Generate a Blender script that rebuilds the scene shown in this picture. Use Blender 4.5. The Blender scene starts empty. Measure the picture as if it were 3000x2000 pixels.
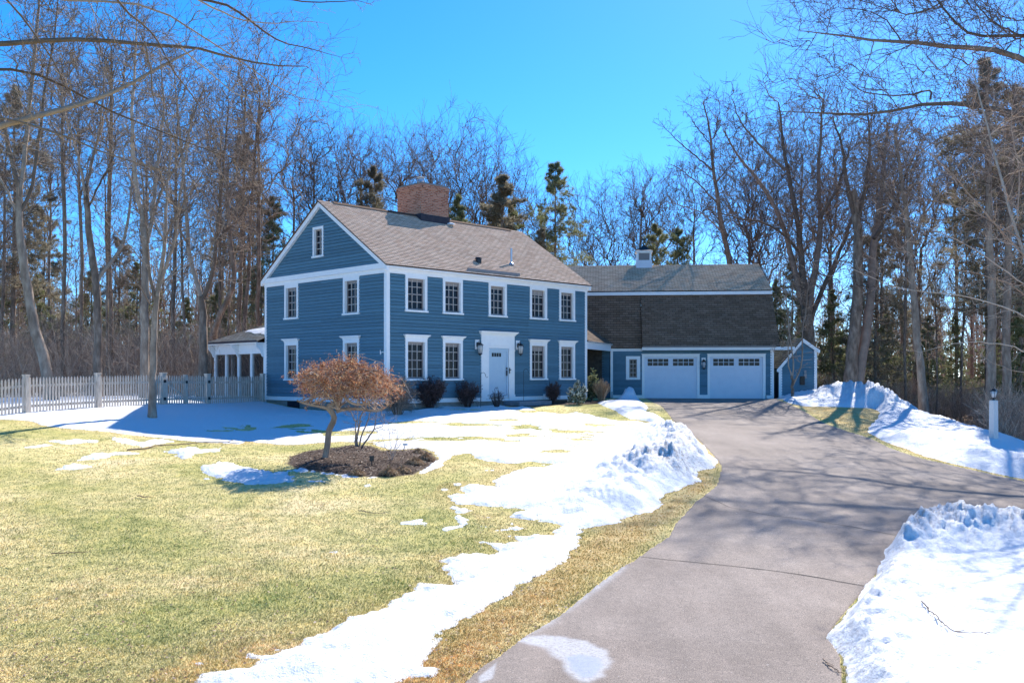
import bpy, math, random
import numpy as np
from math import radians as RAD, sin, cos, pi
random.seed(7)
F = 2760.0; HZ = 1099.0            # focal length and horizon row of the photograph (3000 px wide)
SUN_AZ, SUN_EL = 25.0, 39.5
sc = bpy.context.scene
COL = sc.collection

# ------------------------------------------------------------------ basics
def tag(o, label=None, cat=None, group=None, kind=None):
    if label: o['label'] = label
    if cat: o['category'] = cat
    if group: o['group'] = group
    if kind: o['kind'] = kind
    return o

def empty(name, loc, rz=0.0, label=None, cat=None, group=None):
    o = bpy.data.objects.new(name, None); COL.objects.link(o)
    o.location = loc; o.rotation_euler = (0, 0, rz); o.empty_display_size = 0.2
    return tag(o, label, cat, group)

def np_mesh(name, V, Q=None, T=None, mat=None, parent=None, smooth=False, loc=None, attrs=None, uv=None):
    """mesh object from numpy verts, quads and/or tris"""
    me = bpy.data.meshes.new(name)
    V = np.asarray(V, dtype=np.float32).reshape(-1, 3)
    nq = 0 if Q is None else len(Q); nt = 0 if T is None else len(T)
    loops = []
    if nq: loops.append(np.asarray(Q, dtype=np.int32).ravel())
    if nt: loops.append(np.asarray(T, dtype=np.int32).ravel())
    loops = np.concatenate(loops)
    me.vertices.add(len(V)); me.vertices.foreach_set('co', V.ravel())
    me.loops.add(len(loops)); me.loops.foreach_set('vertex_index', loops)
    starts = np.concatenate([np.arange(nq) * 4, nq * 4 + np.arange(nt) * 3]).astype(np.int32)
    me.polygons.add(nq + nt); me.polygons.foreach_set('loop_start', starts)
    if smooth: me.polygons.foreach_set('use_smooth', np.ones(nq + nt, dtype=bool))
    if attrs:
        for k, a in attrs.items():
            at = me.attributes.new(k, 'FLOAT', 'POINT'); at.data.foreach_set('value', np.asarray(a, dtype=np.float32))
    if uv is not None:
        ul = me.uv_layers.new(name='UVMap'); ul.data.foreach_set('uv', np.asarray(uv, dtype=np.float32)[loops].ravel())
    me.update(calc_edges=True)
    if mat: me.materials.append(mat)
    o = bpy.data.objects.new(name, me); COL.objects.link(o)
    if parent: o.parent = parent
    if loc is not None: o.location = loc
    return o

class MB:
    """collects boxes, prisms, tubes; build() links them as ONE mesh object"""
    def __init__(s): s.v = []; s.f = []; s.uv = []
    def add(s, vs, fs):
        n = len(s.v); s.v += [tuple(p) for p in vs]; s.f += [tuple(i + n for i in q) for q in fs]; return s
    def box(s, x0, x1, y0, y1, z0, z1, M=None):
        vs = [(x, y, z) for x in (x0, x1) for y in (y0, y1) for z in (z0, z1)]
        if M: vs = [M(*p) for p in vs]
        return s.add(vs, [(0,1,3,2),(4,6,7,5),(0,4,5,1),(2,3,7,6),(0,2,6,4),(1,5,7,3)])
    def prism(s, poly, a, b, M):
        n = len(poly)
        vs = [M(u, w, a) for u, w in poly] + [M(u, w, b) for u, w in poly]
        return s.add(vs, [tuple(range(n))[::-1], tuple(range(n, 2*n))] + [(i, (i+1) % n, n + (i+1) % n, n + i) for i in range(n)])
    def quad(s, *p): return s.add(p, [tuple(range(len(p)))])
    def tube(s, pts, rad, sides=8, cap=True):
        P = np.array(pts, float); N = len(P)
        R = np.full(N, rad) if np.isscalar(rad) else np.array(rad, float)
        V, Q = tubes(P[None], R[None], sides)
        n = len(s.v); s.v += [tuple(p) for p in V]; s.f += [tuple(int(i) + n for i in q) for q in Q]
        if cap:
            s.f.append(tuple(n + i for i in range(sides))[::-1]); s.f.append(tuple(n + (N-1)*sides + i for i in range(sides)))
        return s
    def lathe(s, prof, c=(0, 0, 0), sides=12, rot=0.0):
        n = len(s.v); m = len(prof)
        for r, z in prof:
            for k in range(sides):
                a = rot + 2*pi*k/sides; s.v.append((c[0] + r*cos(a), c[1] + r*sin(a), c[2] + z))
        for i in range(m-1):
            for k in range(sides):
                s.f.append((n+i*sides+k, n+i*sides+(k+1) % sides, n+(i+1)*sides+(k+1) % sides, n+(i+1)*sides+k))
        s.f.append(tuple(n + k for k in range(sides))[::-1]); s.f.append(tuple(n + (m-1)*sides + k for k in range(sides)))
        return s
    def build(s, name, mat, parent=None, smooth=False, bevel=0.0, loc=None):
        me = bpy.data.meshes.new(name); me.from_pydata(s.v, [], s.f); me.update()
        if smooth: me.polygons.foreach_set('use_smooth', [True]*len(me.polygons))
        me.materials.append(mat)
        o = bpy.data.objects.new(name, me); COL.objects.link(o)
        if parent: o.parent = parent
        if loc: o.location = loc
        if bevel:
            b = o.modifiers.new('bevel', 'BEVEL'); b.width = bevel; b.segments = 2; b.limit_method = 'ANGLE'
        return o

def tubes(P, R, S):
    """P (B,N,3) R (B,N) -> verts, quads"""
    B, N, _ = P.shape
    T = np.empty_like(P)
    T[:, 1:-1] = P[:, 2:] - P[:, :-2] if N > 2 else T[:, 1:-1]
    T[:, 0] = P[:, 1] - P[:, 0]; T[:, -1] = P[:, -1] - P[:, -2]
    T /= np.linalg.norm(T, axis=2, keepdims=True) + 1e-9
    ref = np.where(np.abs(T[:, :1, 2:3]) > 0.8, np.array([1.0, 0.1, 0]), np.array([0.05, 0.02, 1.0]))
    U = np.cross(T, np.broadcast_to(ref, T.shape)); U /= np.linalg.norm(U, axis=2, keepdims=True) + 1e-9
    W = np.cross(T, U)
    a = np.arange(S) * 2 * pi / S
    ring = P[:, :, None] + R[:, :, None, None] * (np.cos(a)[:, None] * U[:, :, None] + np.sin(a)[:, None] * W[:, :, None])
    V = ring.reshape(-1, 3)
    b = np.arange(B)[:, None, None] * N * S; i = np.arange(N-1)[None, :, None] * S; k = np.arange(S)[None, None]
    k2 = (k + 1) % S
    Q = np.stack([b+i+k, b+i+k2, b+i+S+k2, b+i+S+k], -1).reshape(-1, 4)
    return V, Q

# ------------------------------------------------------------------ noise
def _h(ix, iy, seed):
    n = (ix * 374761393 + iy * 668265263 + seed * 974711) & 0xffffffff
    n = ((n ^ (n >> 13)) * 1274126177) & 0xffffffff
    return ((n ^ (n >> 16)) & 0xffffff) / float(0xffffff)
def vnoise(x, y, seed=0):
    x = np.asarray(x, float); y = np.asarray(y, float)
    ix = np.floor(x).astype(np.int64); iy = np.floor(y).astype(np.int64); fx = x - ix; fy = y - iy
    fx = fx*fx*(3-2*fx); fy = fy*fy*(3-2*fy)
    a = _h(ix, iy, seed); b = _h(ix+1, iy, seed); c = _h(ix, iy+1, seed); d = _h(ix+1, iy+1, seed)
    return (a*(1-fx)+b*fx)*(1-fy) + (c*(1-fx)+d*fx)*fy
def fbm(x, y, seed=0, oct=4, gain=0.5):
    s = 0; a = 1; t = 0
    for k in range(oct):
        s = s + a*vnoise(x*2**k + 17.3*k, y*2**k - 9.1*k, seed+k); t += a; a *= gain
    return s/t*2-1          # about -1..1
def domes(x, y, sc_, seed=0, r=.62):
    """rounded lumps like broken crusts of snow, 0..1"""
    x = np.asarray(x, float)*sc_; y = np.asarray(y, float)*sc_; ix = np.floor(x).astype(np.int64); iy = np.floor(y).astype(np.int64); best = np.zeros(x.shape)
    for a in (-1, 0, 1):
        for b in (-1, 0, 1):
            cx = ix+a+.15+.7*_h(ix+a, iy+b, seed); cy = iy+b+.15+.7*_h(ix+a, iy+b, seed+5); hh = .35+.65*_h(ix+a, iy+b, seed+9)
            d2 = ((x-cx)**2+(y-cy)**2)/(r*(.55+.45*hh))**2; best = np.maximum(best, hh*np.sqrt(np.clip(1-d2, 0, 1)))
    return best
def sstep(x, a, b):
    t = np.clip((x-a)/(b-a), 0, 1); return t*t*(3-2*t)

# ------------------------------------------------------------------ ground surface
def uz(px, py, Y): return ((px-1500)/F*Y, Y, (HZ-py)/F*Y)
CP = [uz(76,1210,30.5), uz(286,1197,33.3), uz(478,1187,36.3), uz(774,1177,42), uz(446,1226,32.5), uz(0,1275,26.9),
      uz(321,1267,29), uz(952,1343,24), uz(1110,1392,22), uz(1140,1204,36.6), uz(842,1194,41), uz(900,1200,39.8), uz(1020,1205,37.8), uz(1400,1192,39.6), uz(1566,1181,42.2),
      uz(1720,1177,43.9), uz(1887,1167.0,49), uz(2240,1168.5,48.2), uz(1880,1632,15), uz(1700,1990,9.8), uz(2300,1990,9.8),
      uz(2530,1715,13.5), uz(2060,1458,20), uz(2080,1332,26), uz(2060,1258,32), uz(2060,1209,38), uz(2060,1181,44),
      uz(2911,1294,32), uz(3000,1409,25), uz(2712,1345,27), uz(2419,1241,36), uz(2358,1205,40), uz(0,2000,9.6), uz(0,1600,16),
      uz(500,1500,18.5), uz(0,1400,21.5), uz(3000,2000,9.3), uz(3000,1500,20), uz(1300,1260,31.5), uz(700,1290,29.5),
      (-25,45,-1.2), (-30,80,-0.9), (0,80,-0.8), (30,60,-2.6), (40,40,-3.4), (26,46,-3.1), (24,36,-3.4), (19.5,54,-2.2), (16.5,45.8,-1.25), (13.5,47.2,-1.2), (17.3,40,-1.85), (17.1,34,-2.35), (16.9,31,-2.55), (21,44,-2.9), (20.5,31,-3.2), (45,100,-3.2), (-45,25,-2.0), (0,62,-1.1),
      (-80,120,-1.5), (80,140,-3.5), (0,160,-1.5), (-20,5,-3.2), (20,5,-3.3), (0,4,-3.3), (60,20,-4)]
CP = np.array(CP)
def _tps(r): return np.where(r > 1e-9, r*r*np.log(r+1e-12), 0)
_n = len(CP); _A = np.zeros((_n+3, _n+3)); _d = np.hypot(CP[:,None,0]-CP[None,:,0], CP[:,None,1]-CP[None,:,1])
_A[:_n,:_n] = _tps(_d) + np.eye(_n)*2.5
_A[:_n,_n] = 1; _A[:_n,_n+1:] = CP[:,:2]; _A[_n,:_n] = 1; _A[_n+1:,:_n] = CP[:,:2].T
_w = np.linalg.solve(_A, np.concatenate([CP[:,2], [0,0,0]]))
def gz(x, y):
    x = np.asarray(x, float); y = np.asarray(y, float); sh = np.broadcast(x, y).shape
    xs = np.broadcast_to(x, sh).ravel(); ys = np.broadcast_to(y, sh).ravel()
    xc = np.clip(xs, -90, 90); yc = np.clip(ys, 2, 165)
    out = np.full(xs.shape, _w[_n]) + _w[_n+1]*xc + _w[_n+2]*yc
    for i in range(_n): out += _w[i]*_tps(np.hypot(xc-CP[i,0], yc-CP[i,1]))
    out = np.clip(out, -6, 0.5)
    return out.reshape(sh) if sh else float(out[0])
_YS = np.concatenate([np.arange(6, 60, 0.1), np.arange(60, 160, 1.0)])
def W(px, py):
    """where the sight line through a photo pixel meets the ground"""
    k = (px-1500)/F; g = gz(k*_YS, _YS) - (HZ-py)/F*_YS
    i = int(np.argmax(g > 0)) if (g > 0).any() else len(_YS)-1
    Y = _YS[i]
    if i > 0 and g[i] != g[i-1]: Y = _YS[i-1] + (_YS[i]-_YS[i-1])*(-g[i-1])/(g[i]-g[i-1])
    return np.array([k*Y, Y])
def G(px, Y): x = (px-1500)/F*Y; return (x, Y, gz(x, Y))
def at3(px, py, Y): return np.array([(px-1500)/F*Y, Y, (HZ-py)/F*Y])

def sdf(poly, x, y):
    """signed distance to polygon, positive inside"""
    poly = np.asarray(poly); d = np.full(x.shape, 1e9); ins = np.zeros(x.shape, bool)
    n = len(poly)
    for i in range(n):
        a = poly[i]; b = poly[(i+1) % n]; e = b-a; L = e@e+1e-12
        t = np.clip(((x-a[0])*e[0]+(y-a[1])*e[1])/L, 0, 1)
        d = np.minimum(d, (x-a[0]-t*e[0])**2 + (y-a[1]-t*e[1])**2)
        c = ((a[1] > y) != (b[1] > y))
        if abs(e[1]) > 1e-12: ins ^= c & (x < (e[0])*(y-a[1])/e[1]+a[0])
    d = np.sqrt(d); return np.where(ins, d, -d)
def poly(pts): return np.array([W(*p) for p in pts])

# ------------------------------------------------------------------ materials
def mat(name, col=(.5,.5,.5), rough=.8, spec=.3, metal=0.0):
    m = bpy.data.materials.new(name); m.use_nodes = True; b = m.node_tree.nodes['Principled BSDF']
    b.inputs['Base Color'].default_value = (*col, 1); b.inputs['Roughness'].default_value = rough
    b.inputs['Specular IOR Level'].default_value = spec; b.inputs['Metallic'].default_value = metal
    return m
class NT:
    def __init__(s, m): s.m = m; s.t = m.node_tree; s.b = s.t.nodes['Principled BSDF']
    def n(s, typ, **k):
        o = s.t.nodes.new(typ)
        for a, v in k.items():
            if a.startswith('_'): continue
            setattr(o, a, v)
        return o
    def l(s, a, b): s.t.links.new(a, b)
    def coord(s, kind='Object', scale=(1,1,1)):
        tc = s.n('ShaderNodeTexCoord'); mp = s.n('ShaderNodeMapping'); mp.inputs['Scale'].default_value = scale
        s.l(tc.outputs[kind], mp.inputs['Vector']); return mp.outputs['Vector']
    def noise(s, vec, scale, detail=4, rough=.55):
        o = s.n('ShaderNodeTexNoise'); o.inputs['Scale'].default_value = scale; o.inputs['Detail'].default_value = detail
        o.inputs['Roughness'].default_value = rough
        if vec is not None: s.l(vec, o.inputs['Vector'])
        return o.outputs['Fac']
    def ramp(s, fac, stops, interp='LINEAR'):
        o = s.n('ShaderNodeValToRGB'); e = o.color_ramp.elements; o.color_ramp.interpolation = interp
        while len(e) < len(stops): e.new(.5)
        for k, (p, c) in enumerate(stops):
            e[k].position = p; e[k].color = (*c, 1) if len(c) == 3 else c
        s.l(fac, o.inputs['Fac']); return o.outputs['Color']
    def mix(s, fac, a, b, blend='MIX'):
        o = s.n('ShaderNodeMix', data_type='RGBA', blend_type=blend)
        for sock, v in ((o.inputs[0], fac), (o.inputs[6], a), (o.inputs[7], b)):
            if isinstance(v, (int, float)): sock.default_value = v
            elif isinstance(v, tuple): sock.default_value = (*v, 1)
            else: s.l(v, sock)
        return o.outputs[2]
    def math(s, op, a, b=0.0):
        o = s.n('ShaderNodeMath', operation=op)
        for sock, v in ((o.inputs[0], a), (o.inputs[1], b)):
            if isinstance(v, (int, float)): sock.default_value = v
            else: s.l(v, sock)
        return o.outputs[0]
    def attr(s, name): o = s.n('ShaderNodeAttribute', attribute_name=name); return o.outputs['Fac']
    def island(s): return s.n('ShaderNodeNewGeometry').outputs['Random Per Island']
    def base(s, c): s.l(c, s.b.inputs['Base Color'])
    def bump(s, h, strength=.4, dist=.02):
        o = s.n('ShaderNodeBump'); o.inputs['Strength'].default_value = strength; o.inputs['Distance'].default_value = dist
        s.l(h, o.inputs['Height']); s.l(o.outputs['Normal'], s.b.inputs['Normal'])

def m_noise(name, c1, c2, scale=8, rough=.8, bump=.0, c3=None, spec=.3, stretch=(1,1,1), dist=.01):
    m = mat(name, c1, rough, spec); n = NT(m); v = n.coord('Object', stretch); f = n.noise(v, scale, 6, .6)
    st = [(.3, c1), (.7, c2)] if c3 is None else [(.28, c1), (.5, c2), (.74, c3)]
    n.base(n.ramp(f, st))
    if bump: n.bump(f, bump, dist)
    return m
def m_island(name, stops, rough=.7, spec=.3, var=.25, scale=3.0, trans=0.0):
    m = mat(name, stops[0][1], rough, spec); n = NT(m); c = n.ramp(n.island(), stops)
    f = n.noise(n.coord('Object'), scale, 3)
    c = n.mix(1.0, c, n.ramp(f, [(.3, (1-var,)*3), (.7, (1+var*.6,)*3)]), 'MULTIPLY'); n.base(c)
    if trans:
        tr = n.n('ShaderNodeBsdfTranslucent'); n.l(c, tr.inputs['Color']); mx = n.n('ShaderNodeMixShader'); mx.inputs[0].default_value = trans
        out = n.t.nodes['Material Output']; n.l(n.b.outputs[0], mx.inputs[1]); n.l(tr.outputs[0], mx.inputs[2]); n.l(mx.outputs[0], out.inputs['Surface'])
    return m

def m_siding(name, c):
    m = mat(name, c, .55, .35); n = NT(m)
    k = n.ramp(n.island(), [(0, tuple(x*.86 for x in c)), (1, tuple(min(1, x*1.12) for x in c))])
    f = n.noise(n.coord('Object', (1, 1, 6)), 3, 6, .7)
    n.base(n.mix(1.0, k, n.ramp(f, [(.3, (.86,)*3), (.7, (1.1,)*3)]), 'MULTIPLY')); pass
    return m
def m_shingle(name, c1, c2, gap, row=.14, width=.32, scale=1.0, c3=None):
    m = mat(name, c1, .95, .15); n = NT(m)
    tc = n.n('ShaderNodeTexCoord'); br = n.n('ShaderNodeTexBrick'); n.l(tc.outputs['UV'], br.inputs['Vector'])
    br.inputs['Scale'].default_value = 1.0; br.inputs['Brick Width'].default_value = width; br.inputs['Row Height'].default_value = row
    br.inputs['Mortar Size'].default_value = .012; br.inputs['Mortar Smooth'].default_value = .3; br.inputs['Bias'].default_value = 0.0
    br.inputs['Color1'].default_value = (*c1, 1); br.inputs['Color2'].default_value = (*c2, 1); br.inputs['Mortar'].default_value = (*gap, 1)
    sp = n.n('ShaderNodeSeparateXYZ'); n.l(tc.outputs['UV'], sp.inputs[0])
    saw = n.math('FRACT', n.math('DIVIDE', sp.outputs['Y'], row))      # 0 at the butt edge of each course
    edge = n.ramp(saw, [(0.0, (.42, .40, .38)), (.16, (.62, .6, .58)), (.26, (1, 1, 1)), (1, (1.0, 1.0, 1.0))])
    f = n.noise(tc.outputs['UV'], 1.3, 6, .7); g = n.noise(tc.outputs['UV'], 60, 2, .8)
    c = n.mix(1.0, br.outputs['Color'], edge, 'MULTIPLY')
    c = n.mix(1.0, c, n.ramp(f, [(.25, (.8, .8, .8)), (.75, (1.15, 1.12, 1.1))]), 'MULTIPLY')
    c = n.mix(.6, c, n.ramp(g, [(.25, (.6, .6, .6)), (.75, (1.35, 1.35, 1.35))]), 'MULTIPLY')
    n.base(c)
    return m

M = {}
M['white'] = m_noise('white_paint', (.84,.84,.84), (.90,.90,.89), 5, .45, .0)
M['blue'] = m_siding('blue_clapboard', (.085,.19,.26))
M['roof'] = m_shingle('tan_shingles', (.70,.475,.34), (.86,.64,.48), (.32,.21,.155))
M['roof2'] = m_shingle('grey_shingles', (.64,.44,.30), (.86,.65,.47), (.23,.16,.11), row=.15)
M['roof3'] = m_shingle('steep_shingles', (.17,.12,.085), (.25,.18,.135), (.10,.07,.05), row=.15)
M['sash'] = mat('taupe_sash', (.30,.27,.26), .5)
M['muntin'] = mat('pale_muntin', (.55,.50,.46), .5)
M['glass'] = mat('dark_glass', (.012,.014,.022), .05, .16)
n_ = NT(M['glass']); n_.bump(n_.noise(n_.coord('Object'), 1.2, 2), .05, .05)
M['black'] = mat('black_metal', (.015,.015,.018), .35, .5)
M['brass'] = mat('lamp_glass', (.45,.47,.48), .08, .8)
M['concrete'] = m_noise('concrete', (.20,.19,.17), (.32,.31,.28), 4, .9, .2)
M['granite'] = m_noise('granite', (.26,.28,.28), (.62,.63,.62), 60, .85, .3, (.45,.46,.45))
M['fence'] = m_noise('weathered_cedar', (.42,.345,.28), (.68,.59,.50), 6, .9, .2, stretch=(3,3,.6))
M['lead'] = m_noise('lead_flashing', (.035,.03,.04), (.06,.05,.06), 5, .6)
M['metal'] = mat('galvanised_pipe', (.55,.57,.62), .35, .5, .6)
M['screen'] = m_noise('insect_screen', (.07,.065,.06), (.12,.11,.10), 2, .8)
M['doorblue'] = m_noise('pale_door_paint', (.42,.55,.66), (.47,.60,.70), 3, .35, .02, spec=.5)
M['garage'] = m_noise('white_garage_paint', (.66,.70,.78), (.72,.76,.83), 3, .5, .03)
M['stone'] = m_noise('slate_slab', (.16,.18,.21), (.27,.29,.33), 3, .8, .3)
M['timber'] = m_noise('dark_timber', (.04,.035,.03), (.09,.075,.06), 6, .9, .2)
M['bark'] = m_noise('grey_bark', (.16,.115,.085), (.30,.225,.17), 5, .95, .5, (.48,.385,.30), .1, (1,1,.35), .03)
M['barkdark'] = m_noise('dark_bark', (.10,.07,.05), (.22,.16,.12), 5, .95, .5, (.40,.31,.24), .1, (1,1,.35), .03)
M['barkpale'] = m_noise('pale_bark', (.24,.20,.17), (.36,.31,.27), 9, .9, .4, (.50,.45,.39), .1, (1,1,.5), .02)
M['twig'] = m_island('twigs', [(0,(.13,.09,.065)), (.5,(.27,.20,.15)), (1,(.48,.38,.30))], .9, .1)
M['twigtan'] = m_island('tan_twigs', [(0,(.30,.20,.15)), (.5,(.48,.34,.26)), (1,(.66,.52,.42))], .85, .1)
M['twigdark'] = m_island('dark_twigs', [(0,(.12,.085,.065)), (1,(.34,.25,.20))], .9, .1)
M['needles'] = m_island('pine_needles', [(0,(.12,.14,.06)), (.5,(.27,.29,.13)), (.85,(.42,.42,.22)), (1,(.56,.49,.32))], .6, .25, .4, .5, .4)
M['needlesb'] = m_island('brown_needles', [(0,(.15,.13,.085)), (.5,(.30,.26,.17)), (.85,(.45,.39,.28)), (1,(.56,.49,.38))], .7, .2, .4, .5, .4)
M['mapleleaf'] = m_island('dry_maple_leaves', [(0,(.24,.08,.04)), (.35,(.46,.19,.10)), (.7,(.64,.33,.19)), (.9,(.80,.47,.20)), (1,(.84,.66,.48))], .7, .2, .25, 2.0, .3)
M['rhodo'] = m_island('glare_rhodo_leaves', [(0,(.03,.05,.025)), (.35,(.12,.15,.07)), (.6,(.50,.50,.38)), (1,(.88,.87,.80))], .3, .6, .2)  # the near-white leaves are sun glare put into the leaf colour
M['shrub'] = m_island('purple_brown_twigs', [(0,(.05,.03,.03)), (.6,(.11,.07,.065)), (1,(.19,.135,.12))], .8, .2)
M['drygrass'] = m_island('dry_ornamental_grass', [(0,(.26,.14,.08)), (.5,(.48,.32,.19)), (1,(.70,.56,.38))], .8, .2, .2, 3, .2)

# lawn / forest floor / mulch in one sheet, mixed by painted masks of what grows where
def m_ground():
    m = mat('lawn_and_floor', (.2,.2,.1), .95, .1); n = NT(m)
    v = n.coord('Object'); big = n.noise(v, .35, 5, .6); mid = n.noise(v, 3.0, 6, .7); fine = n.noise(v, 40, 4, .8)
    g = n.ramp(big, [(.28, (.40,.38,.13)), (.42,(.56,.50,.20)), (.56, (.72,.61,.29)), (.72, (.82,.69,.40))])
    g = n.mix(1.0, g, n.ramp(mid, [(.30, (.55,.60,.5)), (.5, (1,1,1)), (.70, (1.3,1.22,1.15))]), 'MULTIPLY')
    g = n.mix(1.0, g, n.ramp(fine, [(.3, (.55,.55,.5)), (.5, (1,1,1)), (.72, (1.4,1.35,1.3))]), 'MULTIPLY')
    dead = n.mix(1.0, n.ramp(mid, [(.3,(.50,.31,.12)), (.5,(.64,.46,.20)), (.7,(.74,.60,.34))]), n.ramp(fine, [(.3, (.6,.6,.6)), (.7, (1.3,1.3,1.3))]), 'MULTIPLY')
    g = n.mix(n.attr('dead'), g, dead)
    litter = n.ramp(n.noise(v, 14, 5, .8), [(.3,(.16,.10,.065)), (.5,(.36,.25,.17)), (.7,(.58,.43,.31))])
    g = n.mix(n.attr('litter'), g, litter)
    mulch = n.ramp(n.noise(v, 30, 5, .85), [(.32,(.025,.018,.015)), (.5,(.10,.07,.055)), (.66,(.22,.16,.12)), (.75,(.40,.31,.22))])
    g = n.mix(n.attr('mulch'), g, mulch)
    n.base(g); n.bump(fine, .8, .03)
    return m
def m_asphalt():
    m = mat('old_asphalt', (.2,.2,.2), .9, .25); n = NT(m); v = n.coord('Object')
    big = n.noise(v, .5, 5, .6); fine = n.noise(v, 90, 3, .8); mid = n.noise(v, 9, 5, .7)
    c = n.ramp(big, [(.3, (.215,.178,.155)), (.7, (.30,.255,.225))])
    c = n.mix(1.0, c, n.ramp(fine, [(.36, (.45,.45,.45)), (.5, (1,1,1)), (.62, (1.7,1.66,1.6))]), 'MULTIPLY')
    c = n.mix(1.0, c, n.ramp(n.noise(n.coord('Object', (1.6,.25,1)), 1.2, 4, .6), [(.3, (.86,.85,.85)), (.7, (1.12,1.1,1.09))]), 'MULTIPLY')
    c = n.mix(1.0, c, n.ramp(mid, [(.3, (.88,.88,.88)), (.7, (1.1,1.1,1.1))]), 'MULTIPLY')
    fr = n.math('MULTIPLY', n.attr('frost'), n.ramp(n.noise(v, 25, 5, .8), [(.35, (.3,.3,.3)), (.55, (1,1,1))]))
    c = n.mix(fr, c, (.55,.55,.57)); c = n.mix(n.attr('wet'), c, (.16,.22,.36)); n.base(c)
    n.l(n.math('SUBTRACT', .92, n.math('MULTIPLY', n.attr('wet'), .55)), n.b.inputs['Roughness']); n.bump(fine, .5, .008)
    return m
def m_snow():
    m = mat('old_snow', (.86,.88,.92), .7, .25); n = NT(m); v = n.coord('Object')
    f = n.noise(v, 7, 6, .65); g = n.noise(v, 45, 4, .7)
    dirt = n.math('MULTIPLY', n.attr('dirt'), n.ramp(n.noise(v, 12, 6, .85), [(.45, (0,0,0)), (.62, (1,1,1))]))
    n.base(n.mix(dirt, (.80,.81,.84), (.30,.24,.20)))
    n.bump(n.math('ADD', f, n.math('MULTIPLY', g, .35)), .75, .06)
    return m
M['ground'] = m_ground(); M['asphalt'] = m_asphalt(); M['snow'] = m_snow()

# ------------------------------------------------------------------ terrain, driveway, snow
LAWN_EDGE = [(1935,1188),(1971,1231),(2026,1271),(2063,1306),(2091,1336),(2111,1361),(2111,1381),(2101,1421),(2071,1447),(2041,1467),
             (2006,1507),(1981,1532),(1961,1572),(1900,1612),(1860,1642),(1830,1657),(1764,1703),(1703,1753),(1643,1803),(1593,1833),
             (1541,1863),(1501,1893),(1462,1924),(1412,1954),(1362,2000),(1250,2120)]
RIGHT_EDGE = [(3400,1480),(3000,1409),(2914,1391),(2812,1368),(2710,1345),(2659,1330),(2608,1312),(2552,1284),(2486,1264),(2419,1241),(2358,1205),(2280,1172),(2250,1166)]
NEAR_RIGHT = [(2520,2150),(2500,2050),(2468,2000),(2462,1924),(2435,1880),(2418,1872),(2470,1800),(2520,1740),(2560,1690),(2610,1620),(2700,1570),(2800,1545),(3000,1530),(3400,1560)]
drive_poly = np.vstack([poly(LAWN_EDGE), poly(NEAR_RIGHT), poly(RIGHT_EDGE), poly([(1890,1166.5),(1915,1180)])])
# the drive's near end widens under the snow bank
snow_main = poly([(585,2000),(597,1975),(660,1967),(735,1947),(758,1932),(730,1925),(722,1912),(745,1922),(798,1921),(804,1901),(861,1895),
 (884,1875),(941,1852),(970,1829),(1000,1824),(1030,1806),(1070,1801),(1150,1778),(1146,1753),(1190,1735),(1240,1732),(1222,1722),(1230,1708),
 (1300,1711),(1325,1712),(1317,1692),(1300,1682),(1320,1650),(1290,1642),(1340,1623),(1400,1616),(1445,1622),(1462,1610),(1412,1587),(1460,1592),
 (1500,1595),(1540,1590),(1500,1580),(1488,1564),(1540,1570),(1572,1568),(1632,1572),(1592,1540),(1550,1531),(1482,1522),(1460,1500),(1400,1491),
 (1332,1471),(1315,1451),(1362,1446),(1350,1426),(1382,1421),(1462,1426),(1442,1401),(1492,1386),(1532,1366),(1462,1356),(1391,1341),(1372,1329),
 (1342,1333),(1302,1351),(1277,1376),(1240,1387),(1212,1392),(1286,1344),(1270,1326),(1232,1311),(1190,1316),(1140,1316),(1100,1306),(1090,1296),
 (1000,1293),(918,1298),(850,1304),(792,1298),(717,1292),(700,1301),(631,1298),(517,1289),(459,1281),(367,1272),(321,1264),(230,1258),
 (172,1252),(115,1243),(86,1232),(0,1229),(-300,1240),(-300,1160),(0,1152),(250,1149),(450,1152),(600,1150),(760,1166),(786,1180),(820,1186),(842,1192),(900,1199),(1000,1205),
 (1136,1205),(1198,1204),(1244,1198),(1307,1190),(1338,1185),(1366,1192),(1426,1188),(1466,1186),(1497,1193),(1530,1190),(1564,1196),(1570,1203),
 (1610,1209),(1652,1213),(1690,1207),(1736,1217),(1788,1228),(1815,1232),(1870,1232),(1950,1255),(1966,1256),(1941,1256),
 (2001,1266),(2016,1286),(2066,1306),(2071,1326),(2101,1346),(2096,1371),(2036,1381),(2051,1406),(2010,1425),(1946,1451),(1941,1486),(1895,1501),
 (1860,1506),(1803,1531),(1753,1541),(1693,1566),(1698,1591),(1668,1612),(1643,1647),(1603,1672),(1563,1697),(1512,1722),(1492,1742),(1462,1763),
 (1402,1793),(1341,1818),(1311,1843),(1281,1863),(1266,1903),(1231,1938),(1251,1953),(1296,1953),(1271,1983),(1200,1989),(1140,2005),(1000,2080),(600,2080)])
snow_walk = poly([(1750,1180),(1775,1175),(1801,1174),(1830,1168),(1870,1169),(1898,1192),(1891,1206),(1925,1214),(1955,1236),(1915,1236),(1860,1228),(1843,1228),(1822,1214),(1775,1192)])
snow_bank = np.vstack([[W(2309,1181)], np.array([(13.6,49.0),(14.2,49.6),(16.5,49.2),(18.3,47.0),(19.0,43),(19.1,39),(18.9,35),(18.8,31.5),(19.4,29),(22,24)])]); _sb = poly([(3400,1500),(3000,1401),(2914,1386),(2812,1362),(2710,1336),(2640,1308),(2585,1290),(2550,1272),(2545,1258),(2558,1240),(2572,1222),(2578,1208),(2560,1198),(2500,1194),(2430,1192),(2360,1190)]); snow_bank = np.vstack([snow_bank, _sb])
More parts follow.
